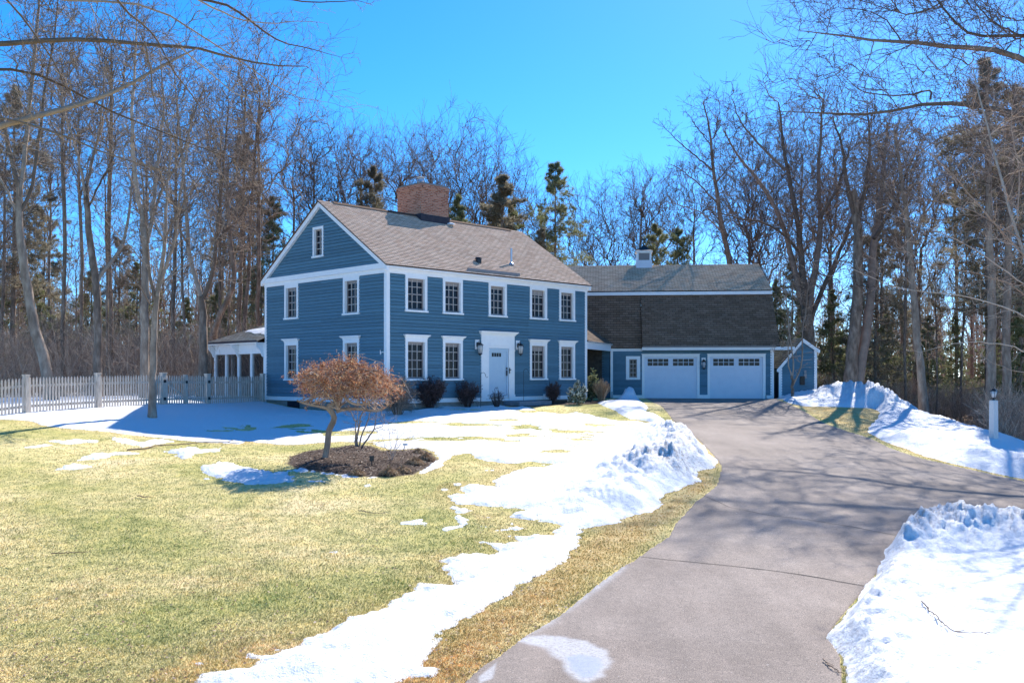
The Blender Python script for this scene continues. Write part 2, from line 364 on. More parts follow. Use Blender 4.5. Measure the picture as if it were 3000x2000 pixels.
snow_near = poly([(2520,2150),(2500,2050),(2470,2000),(2464,1924),(2440,1884),(2425,1872),(2462,1812),(2495,1770),(2530,1735),(2560,1680),(2590,1610),(2630,1575),(2720,1558),(2820,1540),(3000,1535),(3500,1570),(3700,2150)])
patches = [([(155,1376),(185,1366),(215,1356),(270,1362),(272,1368),(225,1374)],.03), ([(205,1350),(235,1336),(290,1326),(340,1324),(410,1325),(412,1330),(330,1335),(290,1345),(215,1352)],.035),
 ([(480,1322),(520,1318),(545,1308),(600,1316),(655,1310),(650,1320),(580,1328),(560,1342),(525,1344),(510,1330)],.06),
 ([(572,1378),(600,1362),(640,1352),(700,1362),(760,1374),(800,1386),(845,1380),(872,1395),(862,1412),(800,1416),(720,1418),(670,1412),(640,1400),(605,1396)],.05),
 ([(600,1402),(640,1400),(640,1404),(605,1405)],.03),
 ([(850,1378),(900,1376),(960,1382),(1010,1390),(1000,1394),(930,1388)],.05), ([(960,1385),(1010,1388),(1060,1396),(1120,1394),(1090,1402),(1000,1398)],.04),
 ([(890,1408),(950,1405),(950,1413),(895,1413)],.03), ([(60,1310),(95,1306),(110,1312),(70,1314)],.03), ([(100,1305),(140,1298),(150,1304),(110,1310)],.03),
 ([(120,1290),(260,1284),(300,1296),(200,1300)],.035), ([(330,1280),(400,1290),(420,1302),(350,1300)],.03), ([(365,1300),(480,1282),(520,1296),(420,1308)],.035),
 ([(1322,1486),(1370,1488),(1372,1500),(1345,1506),(1378,1524),(1366,1546),(1310,1552),(1295,1540),(1345,1535),(1328,1510)],.04), ([(1388,1505),(1430,1506),(1432,1516),(1395,1516)],.04),
 ([(1180,1528),(1225,1518),(1262,1530),(1255,1535),(1180,1533)],.02), ([(1392,1535),(1425,1535),(1425,1546),(1395,1544)],.03), ([(1440,1548),(1500,1532),(1540,1548),(1520,1556),(1450,1556)],.04),
 ([(1462,1562),(1500,1566),(1540,1576),(1490,1580)],.04), ([(1292,1432),(1306,1430),(1306,1436),(1293,1436)],.02), ([(1328,1417),(1350,1414),(1352,1421),(1330,1421)],.02), ([(1412,1376),(1450,1375),(1450,1381),(1415,1381)],.02),
 ([(1070,1418),(1084,1417),(1084,1423),(1072,1423)],.02), ([(980,1612),(1002,1612),(1002,1618),(982,1618)],.02), ([(586,1944),(602,1942),(602,1952),(588,1954)],.02),
 ([(930,1332),(956,1322),(958,1334),(940,1338)],.03), ([(2690,1165),(2720,1163),(2800,1195),(2780,1197)],.05), ([(2850,1215),(2990,1270),(3000,1280),(2900,1250)],.05)]
mulch_poly = poly([(838,1358),(850,1338),(900,1320),(980,1312),(1030,1302),(1090,1306),(1120,1320),(1190,1318),(1232,1313),(1268,1328),(1284,1346),(1270,1362),(1212,1390),(1140,1397),(1060,1396),(980,1388),(920,1382),(870,1374)])
bed_poly = poly([(1136,1204),(1244,1197),(1307,1190),(1338,1185),(1366,1191),(1430,1186),(1500,1192),(1570,1192),(1640,1186),(1720,1184),(1760,1182),(1760,1172),(1500,1165),(1400,1165),(1130,1178)])
green_poly = poly([(1558,1200),(1600,1188),(1660,1182),(1750,1181),(1775,1192),(1822,1214),(1850,1228),(1815,1232),(1740,1216),(1660,1212)])
dead_strip = poly([(1935,1188),(2063,1306),(2111,1361),(2101,1421),(2041,1467),(1981,1532),(1860,1642),(1703,1753),(1593,1833),(1462,1924),(1362,2000),(1250,2100),(1000,2100),
 (1140,2005),(1266,1903),(1311,1843),(1402,1793),(1563,1697),(1668,1612),(1753,1541),(1895,1501),(1941,1460),(2020,1410),(2070,1340),(1990,1260)])
right_grass = poly([(2285,1176),(2358,1203),(2419,1239),(2486,1262),(2552,1282),(2700,1340),(2914,1389),(3000,1407),(3400,1480),(3400,1400),(2800,1300),(2600,1190),(2309,1178)])
frost_poly = poly([(1510,1876),(1560,1862),(1640,1862),(1720,1880),(1770,1905),(1785,1940),(1770,1985),(1740,2010),(1690,2005),(1660,1980),(1640,1940),(1610,1925),(1600,1905),(1550,1890)])
wet_poly = poly([(1650,1925),(1700,1915),(1755,1930),(1765,1955),(1740,1990),(1700,1990),(1672,1965)])
streak = np.array([W(*p) for p in [(1826,1662),(1790,1690),(1755,1715),(1700,1755),(1650,1790),(1600,1828),(1560,1850),(1530,1870)]])

def seg_dist(pl, x, y):
    d = np.full(x.shape, 1e9)
    for a, b in zip(pl[:-1], pl[1:]):
        e = b-a; t = np.clip(((x-a[0])*e[0]+(y-a[1])*e[1])/(e@e+1e-12), 0, 1)
        d = np.minimum(d, np.hypot(x-a[0]-t*e[0], y-a[1]-t*e[1]))
    return d

def micro(x, y):    # small unevenness of the lawn
    return .02*fbm(x*.7, y*.7, 3, 3)
def grid(us, ys):
    U, Y = np.meshgrid(us, ys); return U*Y, Y
def gquads(nr, nc, keep=None):
    i = np.arange(nr-1)[:,None]*nc; j = np.arange(nc-1)[None]
    Q = np.stack([i+j, i+j+1, i+nc+j+1, i+nc+j], -1)
    if keep is not None: Q = Q[keep]
    return Q.reshape(-1, 4)
def compact(V, Q, attrs):
    used = np.unique(Q); mp = np.full(len(V), -1); mp[used] = np.arange(len(used))
    return V[used], mp[Q], {k: a[used] for k, a in attrs.items()}

us = np.concatenate([-np.geomspace(4, .66, 40), np.linspace(-.64, .64, 860), np.geomspace(.66, 4, 40)])
ys = np.concatenate([[1.5, 3, 4.5, 5.5], np.geomspace(6.2, 66, 470), np.geomspace(67, 160, 40), [200, 260, 350, 500, 800]])
GX, GY = grid(us, ys); nr, nc = GX.shape
gxf, gyf = GX.ravel(), GY.ravel()
gh = gz(gxf, gyf)
near = gyf < 70
mic = np.where(near, micro(gxf, gyf), 0)
sm_d = np.full(gxf.shape, -9.0); sd = {}
def sdn(p, m=None):
    """signed distance on the grid, limited to the surroundings of the polygon"""
    lo = p.min(0)-1.2; hi = p.max(0)+1.2
    k = (gxf > lo[0]) & (gxf < hi[0]) & (gyf > lo[1]) & (gyf < hi[1])
    out = np.full(gxf.shape, -9.0); out[k] = sdf(p, gxf[k], gyf[k]); return out
D_drive = sdn(drive_poly); D_mulch = sdn(mulch_poly); D_bed = sdn(bed_poly); D_green = sdn(green_poly)
D_dead = sdn(dead_strip); D_right = sdn(right_grass)
n1 = fbm(gxf*1.6, gyf*1.6, 11, 4); n2 = fbm(gxf*5, gyf*5, 21, 3); n3 = fbm(gxf*.5, gyf*.5, 31, 3); n4 = fbm(gxf*13, gyf*13, 27, 2)
gh = gh + mic*(D_drive < 0)
# snow thickness
def cover(D, th, ramp=.45, nz=.16):
    d = D + nz*n1 + .05*n2
    return th*np.clip(d/ramp, -1, 1) if np.isscalar(th) else th*np.clip(d/ramp, -1, 1)
th = np.full(gxf.shape, -.03)
Dm = sdn(snow_main)
core = np.where(gyf > 25, .040, .075) + .02*n3
patchy = np.where((gyf > 22), .10*fbm(gxf*1.1+3, gyf*2.4, 41, 4), 0)      # thin, melting cover on the upper lawn
t_main = np.where(Dm > -8, np.clip((Dm + .13*n1 + .10*n2 + .05*n4)/.30, -1, 1)*core, -.03)
def mound(pl, w, h, q=1.0):
    pl = np.array([W(*p) for p in pl]); k = np.where(near)[0]
    d = np.full(gxf.shape, 99.0); d[k] = seg_dist(pl, gxf[k], gyf[k]); return h*np.exp(-(d/w)**2)*q
def moundw(pl, w, h):
    d = np.full(gxf.shape, 99.0); k = np.where(near)[0]; d[k] = seg_dist(np.array(pl, float), gxf[k], gyf[k]); return h*np.exp(-(d/w)**2)
lump = (1 + .5*fbm(gxf*2.3, gyf*2.3, 51, 5) + .18*np.abs(n2))
pile = mound([(1990,1290),(2020,1330),(1960,1390)], 1.25, .42) + mound([(1880,1400),(1800,1470)], 1.1, .22) + mound([(1930,1262),(1990,1275)], .9, .20) + mound([(1700,1195),(1715,1206)],.4,.05)
berm = mound([(1640,1600),(1500,1700),(1350,1790),(1180,1850),(900,1960)], .55, .08)
edge_in = sstep(Dm, 0, .7)
t_main = t_main + (pile*lump + berm + (pile*.22+berm*.25)*domes(gxf+.12*n2, gyf, 3.8, 13) + (pile*.16+.008)*domes(gxf, gyf, 8, 14))*edge_in
small = mound([(1250,1205),(1320,1192)], .5, .06)*edge_in
t_main += small
t_main = t_main + np.where((Dm > .4) & (gyf > 26) & (gyf < 41) & (gxf > -9), -.085*np.clip(fbm(gxf*.55+9, gyf*2.6, 61, 4)*2.2 - .55, 0, 1.6), 0)
melt = np.zeros(gxf.shape)
for pl, w_ in (([(1140,1289),(1260,1285),(1400,1287),(1490,1290)],.16), ([(1300,1238),(1370,1243),(1450,1247)],.10), ([(1530,1250),(1590,1256)],.16), ([(1660,1263),(1720,1268),(1830,1272)],.16), ([(1640,1285),(1700,1288)],.14), ([(1520,1273),(1545,1274)],.12), ([(1590,1322),(1625,1324)],.12),
  ([(900,1262),(980,1268),(1060,1270)],.12), ([(1150,1240),(1230,1235),(1290,1236)],.07), ([(1340,1200),(1480,1201),(1550,1206)],.13), ([(640,1258),(760,1250),(900,1244)],.13), ([(1440,1232),(1500,1229)],.07), ([(1720,1243),(1760,1246)],.12), ([(1600,1363),(1560,1358)],.18), ([(1450,1500),(1560,1520),(1590,1535)],.2)):
    P_ = np.array([W(*p) for p in pl]); k = np.where(near & (Dm > -1))[0]
    d = seg_dist(P_, gxf[k]+.12*n1[k], gyf[k]+.25*n1[k]); melt[k] = np.maximum(melt[k], np.exp(-(d/(w_*2.6+.12))**2)*np.clip(.75+1.3*fbm(gxf[k]*1.7, gyf[k]*3.4, 131, 3), 0, 1))
t_main = t_main - .13*melt
th = np.maximum(th, t_main)
Dw = sdn(snow_walk); th = np.maximum(th, np.where(Dw > -8, np.clip((Dw+.08*n1)/.25, -1, 1)*.10 + mound([(1795,1172),(1850,1171)], .65, .50)*(1+.4*n2)*sstep(Dw, 0, .4), -.03))
Db = sdn(snow_bank)
bank_lump = (1 + .30*fbm(gxf*1.9, gyf*1.9, 71, 4) + .10*n2)
bank = moundw([(17.0,45.4),(17.6,44.6)], 1.8, .74) + moundw([(14.6,46.9),(15.6,46.5)], 1.1, .22) + moundw([(17.3,43.5),(17.4,38),(17.0,33)], 1.2, .22) + mound([(2700,1300),(2850,1345),(3000,1380),(3200,1440)], .9, .30)
th = np.maximum(th, np.where(Db > -8, np.clip((Db+.12*n1)/.3, -1, 1)*.10 + (bank*bank_lump + bank*.26*domes(gxf, gyf, 2.6, 23) + (bank*.10+.01)*domes(gxf, gyf, 6.5, 24))*sstep(Db, 0, .6), -.03))
Dn = sdn(snow_near)
nl = (1 + .5*fbm(gxf*3.2, gyf*3.2, 81, 5)); nb = np.abs(fbm(gxf*6.5, gyf*6.5, 91, 5))
npile = mound([(2640,1600),(2760,1585),(2900,1580),(3100,1600),(3300,1640)], .75, .36) + mound([(2600,1680),(2560,1760),(2540,1880),(2540,2050)], .55, .14)
th = np.maximum(th, np.where(Dn > -8, np.clip((Dn+.10*n1+.05*n2)/.3, -1, 1)*.13 + (npile*nl + (npile*.26+.015)*domes(gxf+.1*n2, gyf+.1*n4, 4.8, 3) + (npile*.22+.006)*domes(gxf, gyf, 9.5, 4))*sstep(Dn, 0, .4), -.03))
for pts, h in patches:
    D = sdn(poly(pts)); k = D > -.8
    th[k] = np.maximum(th[k], np.clip((D[k]-.04+.16*n1[k]+.16*n2[k]+.07*n4[k])/.18, -1, 1)*h*(1+.4*n2[k]))
th = np.where(near, th, -.03)
# the mulch beds and drive are free of snow
th = np.where(D_mulch > .02, np.minimum(th, -.03), th)
th = np.where((D_drive > .10 + .06*n1) & (Dn < -.05), np.minimum(th, -.03), th)
surf = .035*fbm(gxf*1.4, gyf*1.4, 101, 4)*sstep(th, .02, .09) + .022*fbm(gxf*5, gyf*5, 111, 4)*sstep(th, .01, .06)
snow_z = gh + th + surf
snow_on = th > -.012
SH = (nr, nc)
def snow_top(x, y):   # height of whatever lies at (x, y): snow or bare ground
    u = x/y; j = np.searchsorted(us, u); i = np.searchsorted(ys, y)
    j = int(np.clip(j, 1, nc-1)); i = int(np.clip(i, 1, nr-1)); z = (gh + np.maximum(th+surf*(th > 0), 0)).reshape(SH); return float(z[i, j])

litter = np.clip(sstep(gyf - (47.5 + 1.5*n3), 0, 5), 0, 1)
litter = np.maximum(litter, sstep(gxf - (18.3 + .6*n1), 0, 1.2))
left_wood = sstep((-gxf) - (22 + .25*gyf), 0, 4); litter = np.maximum(litter, left_wood)
litter = np.maximum(litter, sstep(gxf - 12.8, 0, 1)*sstep(gyf, 47.5, 49))
dead = np.clip(sstep(D_dead, -.2, .4)*.85 + sstep(D_right, -.2, .3)*.8 + .5*np.exp(-(np.clip(-th-.0, 0, 1)/.03)**2)*(Dm > -.55)*(Dm < .2), 0, 1)
dead = np.clip(dead*(1+.4*n1), 0, 1)
dead = np.where(D_green > 0, 0, dead)
mulchm = np.maximum(sstep(D_mulch + .05*n1, -.05, .08), sstep(D_bed + .08*n1, -.05, .1))
gh2 = gh + .05*sstep(D_mulch, 0, .6)*(1 + .6*n2)
Vg = np.stack([gxf, gyf, gh2], 1)
np_mesh('ground', Vg, gquads(nr, nc), mat=M['ground'], smooth=True, attrs={'litter': litter, 'dead': dead, 'mulch': mulchm})['kind'] = 'structure'
# snow sheet
S = snow_on.reshape(SH); keep = (S[:-1,:-1] | S[1:,:-1] | S[:-1,1:] | S[1:,1:]).copy()
keep &= (GY[:-1,:-1] < 68)
sz = np.where(snow_on, snow_z, gh - .03)
dirt = np.clip(sstep(pile+npile, .18, .5) + .6*np.exp(-(D_drive/.35)**2) + .25*sstep(bank, .2, .5), 0, 1)
V, Q, A = compact(np.stack([gxf, gyf, sz], 1), gquads(nr, nc, keep), {'dirt': dirt})
snow = np_mesh('snow', V, Q, mat=M['snow'], smooth=True, attrs=A); snow['kind'] = 'structure'
# driveway
I = (D_drive > 0).reshape(SH); keep = (I[:-1,:-1] | I[1:,:-1] | I[:-1,1:] | I[1:,1:])
dz = np.where(D_drive > 0, gh + .015, gh - .03)
fd = seg_dist(streak, gxf, gyf)
Dfr = sdn(frost_poly)
frost = np.maximum(.8*np.exp(-(fd/.085)**2)*(gyf < 16)*(.6+.6*n2), .85*sstep(Dfr + .07*n1+.05*n2, -.04, .07))
frost = np.maximum(frost, .8*sstep(sdn(poly([(1395,1985),(1440,1950),(1462,1935),(1450,1990),(1400,2010)])), 0, .05))
wet = sstep(sdn(wet_poly) + .04*n1 + .03*n2, -.02, .05)*.75
V, Q, A = compact(np.stack([gxf, gyf, dz], 1), gquads(nr, nc, keep), {'frost': frost, 'wet': wet})
drive = np_mesh('driveway', V, Q, mat=M['asphalt'], smooth=True, attrs=A); drive['kind'] = 'structure'
def ribbon(name, px, w, m, parent, dz=.021):
    P = np.array([W(*p) for p in px]); pts = []
    for a, b in zip(P[:-1], P[1:]):
        k = max(2, int(np.linalg.norm(b-a)/.08)); pts += [a+(b-a)*t/k for t in range(k)]
    pts = np.array(pts + [P[-1]]); s = np.arange(len(pts))*.08
    d = np.gradient(pts, axis=0); d /= np.linalg.norm(d, axis=1, keepdims=True); nrm = np.stack([-d[:,1], d[:,0]], 1)
    pts = pts + nrm*(.035*fbm(s*1.3, s*0, 5, 4))[:,None]
    ww = w*(.6+.6*np.abs(fbm(s*2, s*0+3, 8, 2)))[:,None]
    A_ = pts+nrm*ww; B_ = pts-nrm*ww
    V = np.concatenate([np.c_[A_, gz(A_[:,0],A_[:,1])+dz], np.c_[B_, gz(B_[:,0],B_[:,1])+dz]]); k = len(pts); i = np.arange(k-1)
    return np_mesh(name, V, np.stack([i, i+1, k+i+1, k+i], 1), mat=m, parent=parent)
M['crack'] = mat('asphalt_crack', (.035,.032,.03), .95)
ribbon('crack', [(1880,1632),(1960,1642),(2100,1655),(2250,1672),(2400,1695),(2535,1718)], .013, M['crack'], drive)
ribbon('crack', [(2066,1454),(2140,1488),(2260,1512),(2380,1526),(2500,1545),(2640,1573)], .010, M['crack'], drive)
ribbon('crack', [(2480,1900),(2500,1850),(2475,1800)], .010, M['crack'], drive)

# grass blades on the near lawn, one mass
rng = np.random.default_rng(5)
def scatter(n, y0, y1, umax=.6, power=1.0):
    t = rng.random(n); Y = (y0**(-power) + t*(y1**(-power)-y0**(-power)))**(-1/power); u = (rng.random(n)*2-1)*umax
    return u*Y, Y
def grid_val(a, x, y):
    j = np.clip(np.searchsorted(us, x/y), 1, nc-1); i = np.clip(np.searchsorted(ys, y), 1, nr-1); return a.reshape(SH)[i, j]
bx, by = scatter(520000, 8.6, 40, .58, 1.2)
ok = (grid_val(th, bx, by) < .015) & (grid_val(D_drive, bx, by) < -.01) & (grid_val(mulchm, bx, by) < .3) & (grid_val(litter, bx, by) < .5)
bx, by = bx[ok], by[ok]; B = len(bx); bz = grid_val(gh, bx, by)
hgt = (.010 + .022*rng.random(B))*(1+.3*fbm(bx, by, 7, 2)); a = rng.random(B)*2*pi; wd = .0028 + .00022*by
ln = (rng.random((B, 2))-.5)*.05
c, s_ = np.cos(a)*wd, np.sin(a)*wd
V = np.stack([np.stack([bx-c, by-s_, bz-.004], 1), np.stack([bx+c, by+s_, bz-.004], 1), np.stack([bx+ln[:,0], by+ln[:,1], bz+hgt], 1)], 1).reshape(-1, 3)
M['blade'] = mat('grass_blade', (.25,.27,.08), .7, .25); n_ = NT(M['blade'])
_v = n_.coord('Object'); _c = n_.ramp(n_.island(), [(0,(.34,.31,.12)), (.3,(.52,.47,.19)), (.7,(.76,.65,.32)), (1,(.88,.75,.46))])
_c = n_.mix(1.0, _c, n_.ramp(n_.noise(_v, 3.0, 6, .7), [(.30,(.55,.62,.5)), (.5,(1,1,1)), (.70,(1.3,1.2,1.15))]), 'MULTIPLY')
_c = n_.mix(1.0, _c, n_.ramp(n_.noise(_v, 11, 3, .7), [(.34,(.6,.6,.55)), (.5,(1,1,1)), (.68,(1.2,1.15,1.1))]), 'MULTIPLY')
_c = n_.mix(1.0, _c, n_.ramp(n_.noise(_v, .35, 5, .6), [(.28,(.70,.92,.62)), (.5,(1,1,.95)), (.72,(1.25,1.08,1.1))]), 'MULTIPLY')
_c = n_.mix(n_.math('MULTIPLY', n_.attr('dead'), .75), _c, n_.mix(1.0, _c, (1.35,.98,.8), 'MULTIPLY')); n_.base(_c)
gd = np.repeat(grid_val(dead, bx, by), 3)
tag(np_mesh('grass', V, T=np.arange(B*3).reshape(-1, 3), mat=M['blade'], attrs={'dead': gd}), 'short yellow green winter grass of the front lawn', 'grass', kind='stuff')
# fallen leaves and mulch chips
def chips(name, n, region, size, m, label, cat, y0=8.6, y1=40, lift=.012):
    x, y = scatter(n, y0, y1, .58, 1.0); k = region(x, y); x, y = x[k], y[k]; B = len(x)
    z = grid_val(gh2, x, y) + lift + rng.random(B)*lift
    a = rng.random(B)*2*pi; s = size*(.5+rng.random(B)); t = (rng.random((B, 2))-.5)*.9
    ex = np.stack([np.cos(a), np.sin(a), t[:,0]], 1)*s[:,None]; ey = np.stack([-np.sin(a), np.cos(a), t[:,1]], 1)*(s*(.35+.4*rng.random(B)))[:,None]
    P = np.stack([x, y, z], 1); V = np.stack([P-ex, P-ey*.9+ex*.1, P+ex, P+ey], 1).reshape(-1, 3)
    return tag(np_mesh(name, V, np.arange(B*4).reshape(-1, 4), mat=m), label, cat, kind='stuff')
M['leaf'] = m_island('fallen_leaves', [(0,(.10,.05,.03)), (.5,(.24,.13,.08)), (1,(.55,.42,.30))])
chips('fallen_leaves', 8500, lambda x, y: (grid_val(th, x, y) < .01) & (grid_val(D_drive, x, y) < -.02) & (grid_val(litter, x, y) < .5), .019, M['leaf'], 'small brown leaves scattered over the lawn', 'leaves')
M['chip'] = m_island('bark_mulch', [(0,(.03,.02,.015)), (.6,(.13,.09,.07)), (1,(.42,.32,.24))])
chips('bark_mulch', 90000, lambda x, y: (grid_val(mulchm, x, y) > .4), .025, M['chip'], 'dark bark mulch filling the planting beds', 'mulch', 20, 44, .015)
M['grit'] = m_island('driveway_grit', [(0,(.12,.10,.09)), (.6,(.40,.36,.33)), (1,(.75,.72,.68))])
chips('driveway_grit', 9000, lambda x, y: (grid_val(D_drive, x, y) > .05) & (grid_val(th, x, y) < .0), .006, M['grit'], 'pale grit strewn over the asphalt drive', 'grit', 8.6, 26, .016)

# ------------------------------------------------------------------ building helpers (local frames: x along wall, y outward depth, z up)
def MF(s, z, o): return (s, -o, z)               # front wall of a house: outward is -y
def MS(s, z, o): return (-o, s, z)               # left gable wall: outward is -x
def mbox(mb, Mf, s0, s1, z0, z1, o0, o1):
    vs = [Mf(s, z, o) for s in (s0, s1) for z in (z0, z1) for o in (o0, o1)]
    return mb.add(vs, [(0,1,3,2),(4,6,7,5),(0,4,5,1),(2,3,7,6),(0,2,6,4),(1,5,7,3)])
def siding(name, Mf, lo, hi, z0, z1, holes, parent, m=None, course=.135, seed=1):
    """lapped boards as real slanted courses with butt joints, cut round the openings"""
    r = random.Random(seed); mb = MB(); k = 0; z = z0
    while z < z1 - 1e-4:
        zb = min(z+course, z1); zm = (z+zb)/2
        iv = [(lo(z), hi(z), lo(zb), hi(zb))]
        cuts = sorted([(a, b) for a, b, c, d in holes if c < zm < d])
        L0, H0, L1, H1 = iv[0]; segs = []; cur0, cur1 = L0, L1
        for a, b in cuts: segs.append((cur0, a, cur1, a)); cur0 = cur1 = b
        segs.append((cur0, H0, cur1, H1))
        for a0, b0, a1, b1 in segs:
            if b0-a0 < .01: continue
            n = max(1, int((b0-a0)/r.uniform(2.6, 4.2)));
            for q in range(n):
                f0, f1 = q/n, (q+1)/n; j = (0 if q == 0 else .0)
                p0, p1 = a0+(b0-a0)*f0+j, a0+(b0-a0)*f1-.0015*(q < n-1); t0, t1 = a1+(b1-a1)*f0+j, a1+(b1-a1)*f1-.0015*(q < n-1)
                g = .022; mb.add([Mf(p0, z+g, .034), Mf(p1, z+g, .034), Mf(t1, zb, .020), Mf(t0, zb, .020), Mf(p0, z+g, -.012), Mf(p1, z+g, -.012), Mf(p1, z, -.012), Mf(p0, z, -.012), Mf(t1, zb, -.012), Mf(t0, zb, -.012)], [(0,1,2,3), (4,5,1,0), (7,6,5,4), (3,2,8,9)])
        z = zb
    return mb.build(name, m or M['blue'], parent)
def window(Mf, s0, s1, z0, z1, parent, cols=3, rows=4, cas=.125, head=.13, crown=False, sill=True, depth=.09, top=None):
    """s0..z1 is the glazed opening; casing is the window's own mesh"""
    w = MB(); H = head if top is None else top - z1
    mbox(w, Mf, s0-cas, s0, z0-.02, z1+H, -.12, .045); mbox(w, Mf, s1, s1+cas, z0-.02, z1+H, -.12, .045)
    mbox(w, Mf, s0, s1, z1, z1+H, -.12, .043)
    if sill: mbox(w, Mf, s0-cas-.03, s1+cas+.03, z0-.09, z0-.02, -.12, .085)
    else: mbox(w, Mf, s0-cas, s1+cas, z0-.12, z0-.02, -.12, .045)
    if crown:
        a, b = s0-cas, s1+cas; zt = z1+H
        mbox(w, Mf, a-.015, b+.015, zt, zt+.06, -.01, .06)
        for q, (e, o) in enumerate(((.04, .09), (.075, .13), (.10, .155))): mbox(w, Mf, a-e, b+e, zt+.06+.032*q, zt+.06+.032*(q+1)-.001, -.01, o)
    w = w.build('window', M['white'], parent)
    sa = MB(); d = -depth; f = .05
    mid = (z0+z1)/2
    for x0, x1, y0, y1, o in ((s0, s0+f, z0-.02, z1, d+.03), (s1-f, s1, z0-.02, z1, d+.03), (s0+f, s1-f, z1-f, z1, d+.03), (s0+f, s1-f, z0-.02, z0+f, d+.03), (s0+f, s1-f, mid-.022, mid+.022, d+.035)):
        mbox(sa, Mf, x0, x1, y0, y1, d-.03, o)
    sa.build('sash', M['sash'], w)
    mu = MB(); a, b = s0+f, s1-f; c_, e_ = z0+f, z1-f
    for k in range(1, cols): x = a+(b-a)*k/cols; mbox(mu, Mf, x-.011, x+.011, c_, mid-.023, d-.028, d+.016); mbox(mu, Mf, x-.011, x+.011, mid+.023, e_, d-.028, d+.016)
    for hlf, (u, v) in enumerate(((c_, mid-.023), (mid+.023, e_))):
        for k in range(1, rows//2): z = u+(v-u)*k/(rows//2); mbox(mu, Mf, a, b, z-.011, z+.011, d-.027, d+.018)
    mu.build('muntins', M['muntin'], w)
    if z1-z0 > 1.15 and s1-s0 > .6:
        b_ = MB(); mbox(b_, Mf, s0+f, s1-f, z1-f-(.06+.16*((s0*7.31+z0*3.7) % 1)), z1-f, d-.0115, d-.004); b_.build('roller_blind', M['sash'], w)
    g = MB(); mbox(g, Mf, s0+f-.005, s1-f+.005, z0+f-.005, z1-f+.005, d-.02, d-.012); g.build('pane', M['glass'], w)
    return w
def roof_plane(name, pts, m, parent, thick=.05, udir=None):
    """pts: eave-left, eave-right, ridge-right, ridge-left; metric UV, v up the slope"""
    P = np.array(pts, float); u = P[1]-P[0]; L = np.linalg.norm(u); u /= L
    nrm = np.cross(u, P[3]-P[0]); nrm /= np.linalg.norm(nrm); v = np.cross(nrm, u)
    if nrm[2] < 0: nrm = -nrm
    row = .15 if m is not M['roof'] else .14
    hgt = (P[3]-P[0])@v; n = max(2, int(round(hgt/row))); V = []; Q = []; UV = []
    for k in range(n):      # every course is a real slanted strip with its own butt edge
        f0, f1 = k/n, (k+1)/n
        a0 = P[0]+(P[3]-P[0])*f0; b0 = P[1]+(P[2]-P[1])*f0; a1 = P[0]+(P[3]-P[0])*f1; b1 = P[1]+(P[2]-P[1])*f1; i = len(V)
        V += [a0, b0, b1-nrm*.005, a1-nrm*.005, a0-nrm*.006, b0-nrm*.006]; Q += [(i,i+1,i+2,i+3), (i+4,i+5,i+1,i)]
        UV += [((p-P[0])@u, row*(k+q)) for p, q in ((a0, .0001), (b0, .0001), (b1, .9999), (a1, .9999), (a0, .0001), (b0, .0001))]
    i = len(V); A_ = P-nrm*.02; lo = P - nrm*thick; V += list(A_)+list(lo); UV += [(0,0)]*8
    Q += [(i+7,i+6,i+5,i+4), (i,i+4,i+5,i+1), (i+1,i+5,i+6,i+2), (i+2,i+6,i+7,i+3), (i+3,i+7,i+4,i)]
    V = np.array(V)
    o = np_mesh(name, V, np.array(Q), mat=m, parent=parent, uv=np.array(UV)+np.array([3.0, 0])); return o
def lantern(name, parentloc, rz, label, scale=1.0, block=True, group=None):
    """wall lantern, local outward = -y"""
    e = empty(name, parentloc, rz, label, 'wall lantern', group); s = scale
    if block: b = MB(); b.box(-.09*s, .09*s, -.045, 0, -.10*s, .22*s); b.build('mounting_block', M['white'], e, bevel=.004)
    a = MB(); a.box(-.05*s, .05*s, -.075, -.046, -.02*s, .13*s); a.tube([(0,-.07,.10*s), (0,-.13,.17*s), (0,-.2,.15*s), (0,-.2,.10*s)], .012, 6); a.build('arm', M['black'], e)
    c = MB(); c.lathe([(.01,.14*s), (.03,.12*s), (.05,.10*s), (.11*s,.055*s), (.12*s,.04*s), (.10*s,.035*s)], (0,-.2,0), 8)
    for k in range(4):
        q = pi/4+k*pi/2; c.tube([(.095*s*cos(q), -.2+.095*s*sin(q), .04*s), (.065*s*cos(q), -.2+.065*s*sin(q), -.24*s)], .008, 4)
    c.lathe([(.075*s,-.24*s), (.08*s,-.26*s), (.03*s,-.29*s), (.01,-.32*s)], (0,-.2,0), 8); c.build('cage', M['black'], e)
    g = MB(); g.lathe([(.085*s,.034*s), (.088*s,-.05*s), (.058*s,-.239*s)], (0,-.2,0), 8); g.build('glass', M['brass'], e, smooth=True)
    return e

# ------------------------------------------------------------------ main house
dF = np.array([.7033, .7109]); dF /= np.linalg.norm(dF); dS = np.array([-dF[1], dF[0]])
HP = np.array([-4.827, 36.3]); HRZ = math.atan2(dF[1], dF[0]); HB = -1.10
LX, LY = 11.88, 8.86; ZE = 5.35; RY = 4.43; ZR = 8.42
def hw(x, y, z): p = HP + dF*x + dS*y; return (p[0], p[1], HB+z)
def tf(px):   # distance along the front wall for a photo column
    k = (px-1500)/F; return (k*HP[1]-HP[0])/(dF[0]-k*dF[1])
def ts(px): k = (px-1500)/F; return (k*HP[1]-HP[0])/(dS[0]-k*dS[1])
def zf(py, x): return (HZ-py)/F*(HP[1]+dF[1]*x) - HB
def zs(py, y): return (HZ-py)/F*(HP[1]+dS[1]*y) - HB
house = empty('colonial_house', (HP[0], HP[1], HB), HRZ, 'two storey blue clapboard house with white trim, tan shingle roof and brick chimney', 'house')
ups = [(tf(a), tf(b)) for a, b in ((1186,1250),(1296,1354),(1430,1483),(1551,1601),(1637,1683))]
lows = [ups[0], ups[1], ups[3], ups[4]]
C = .125
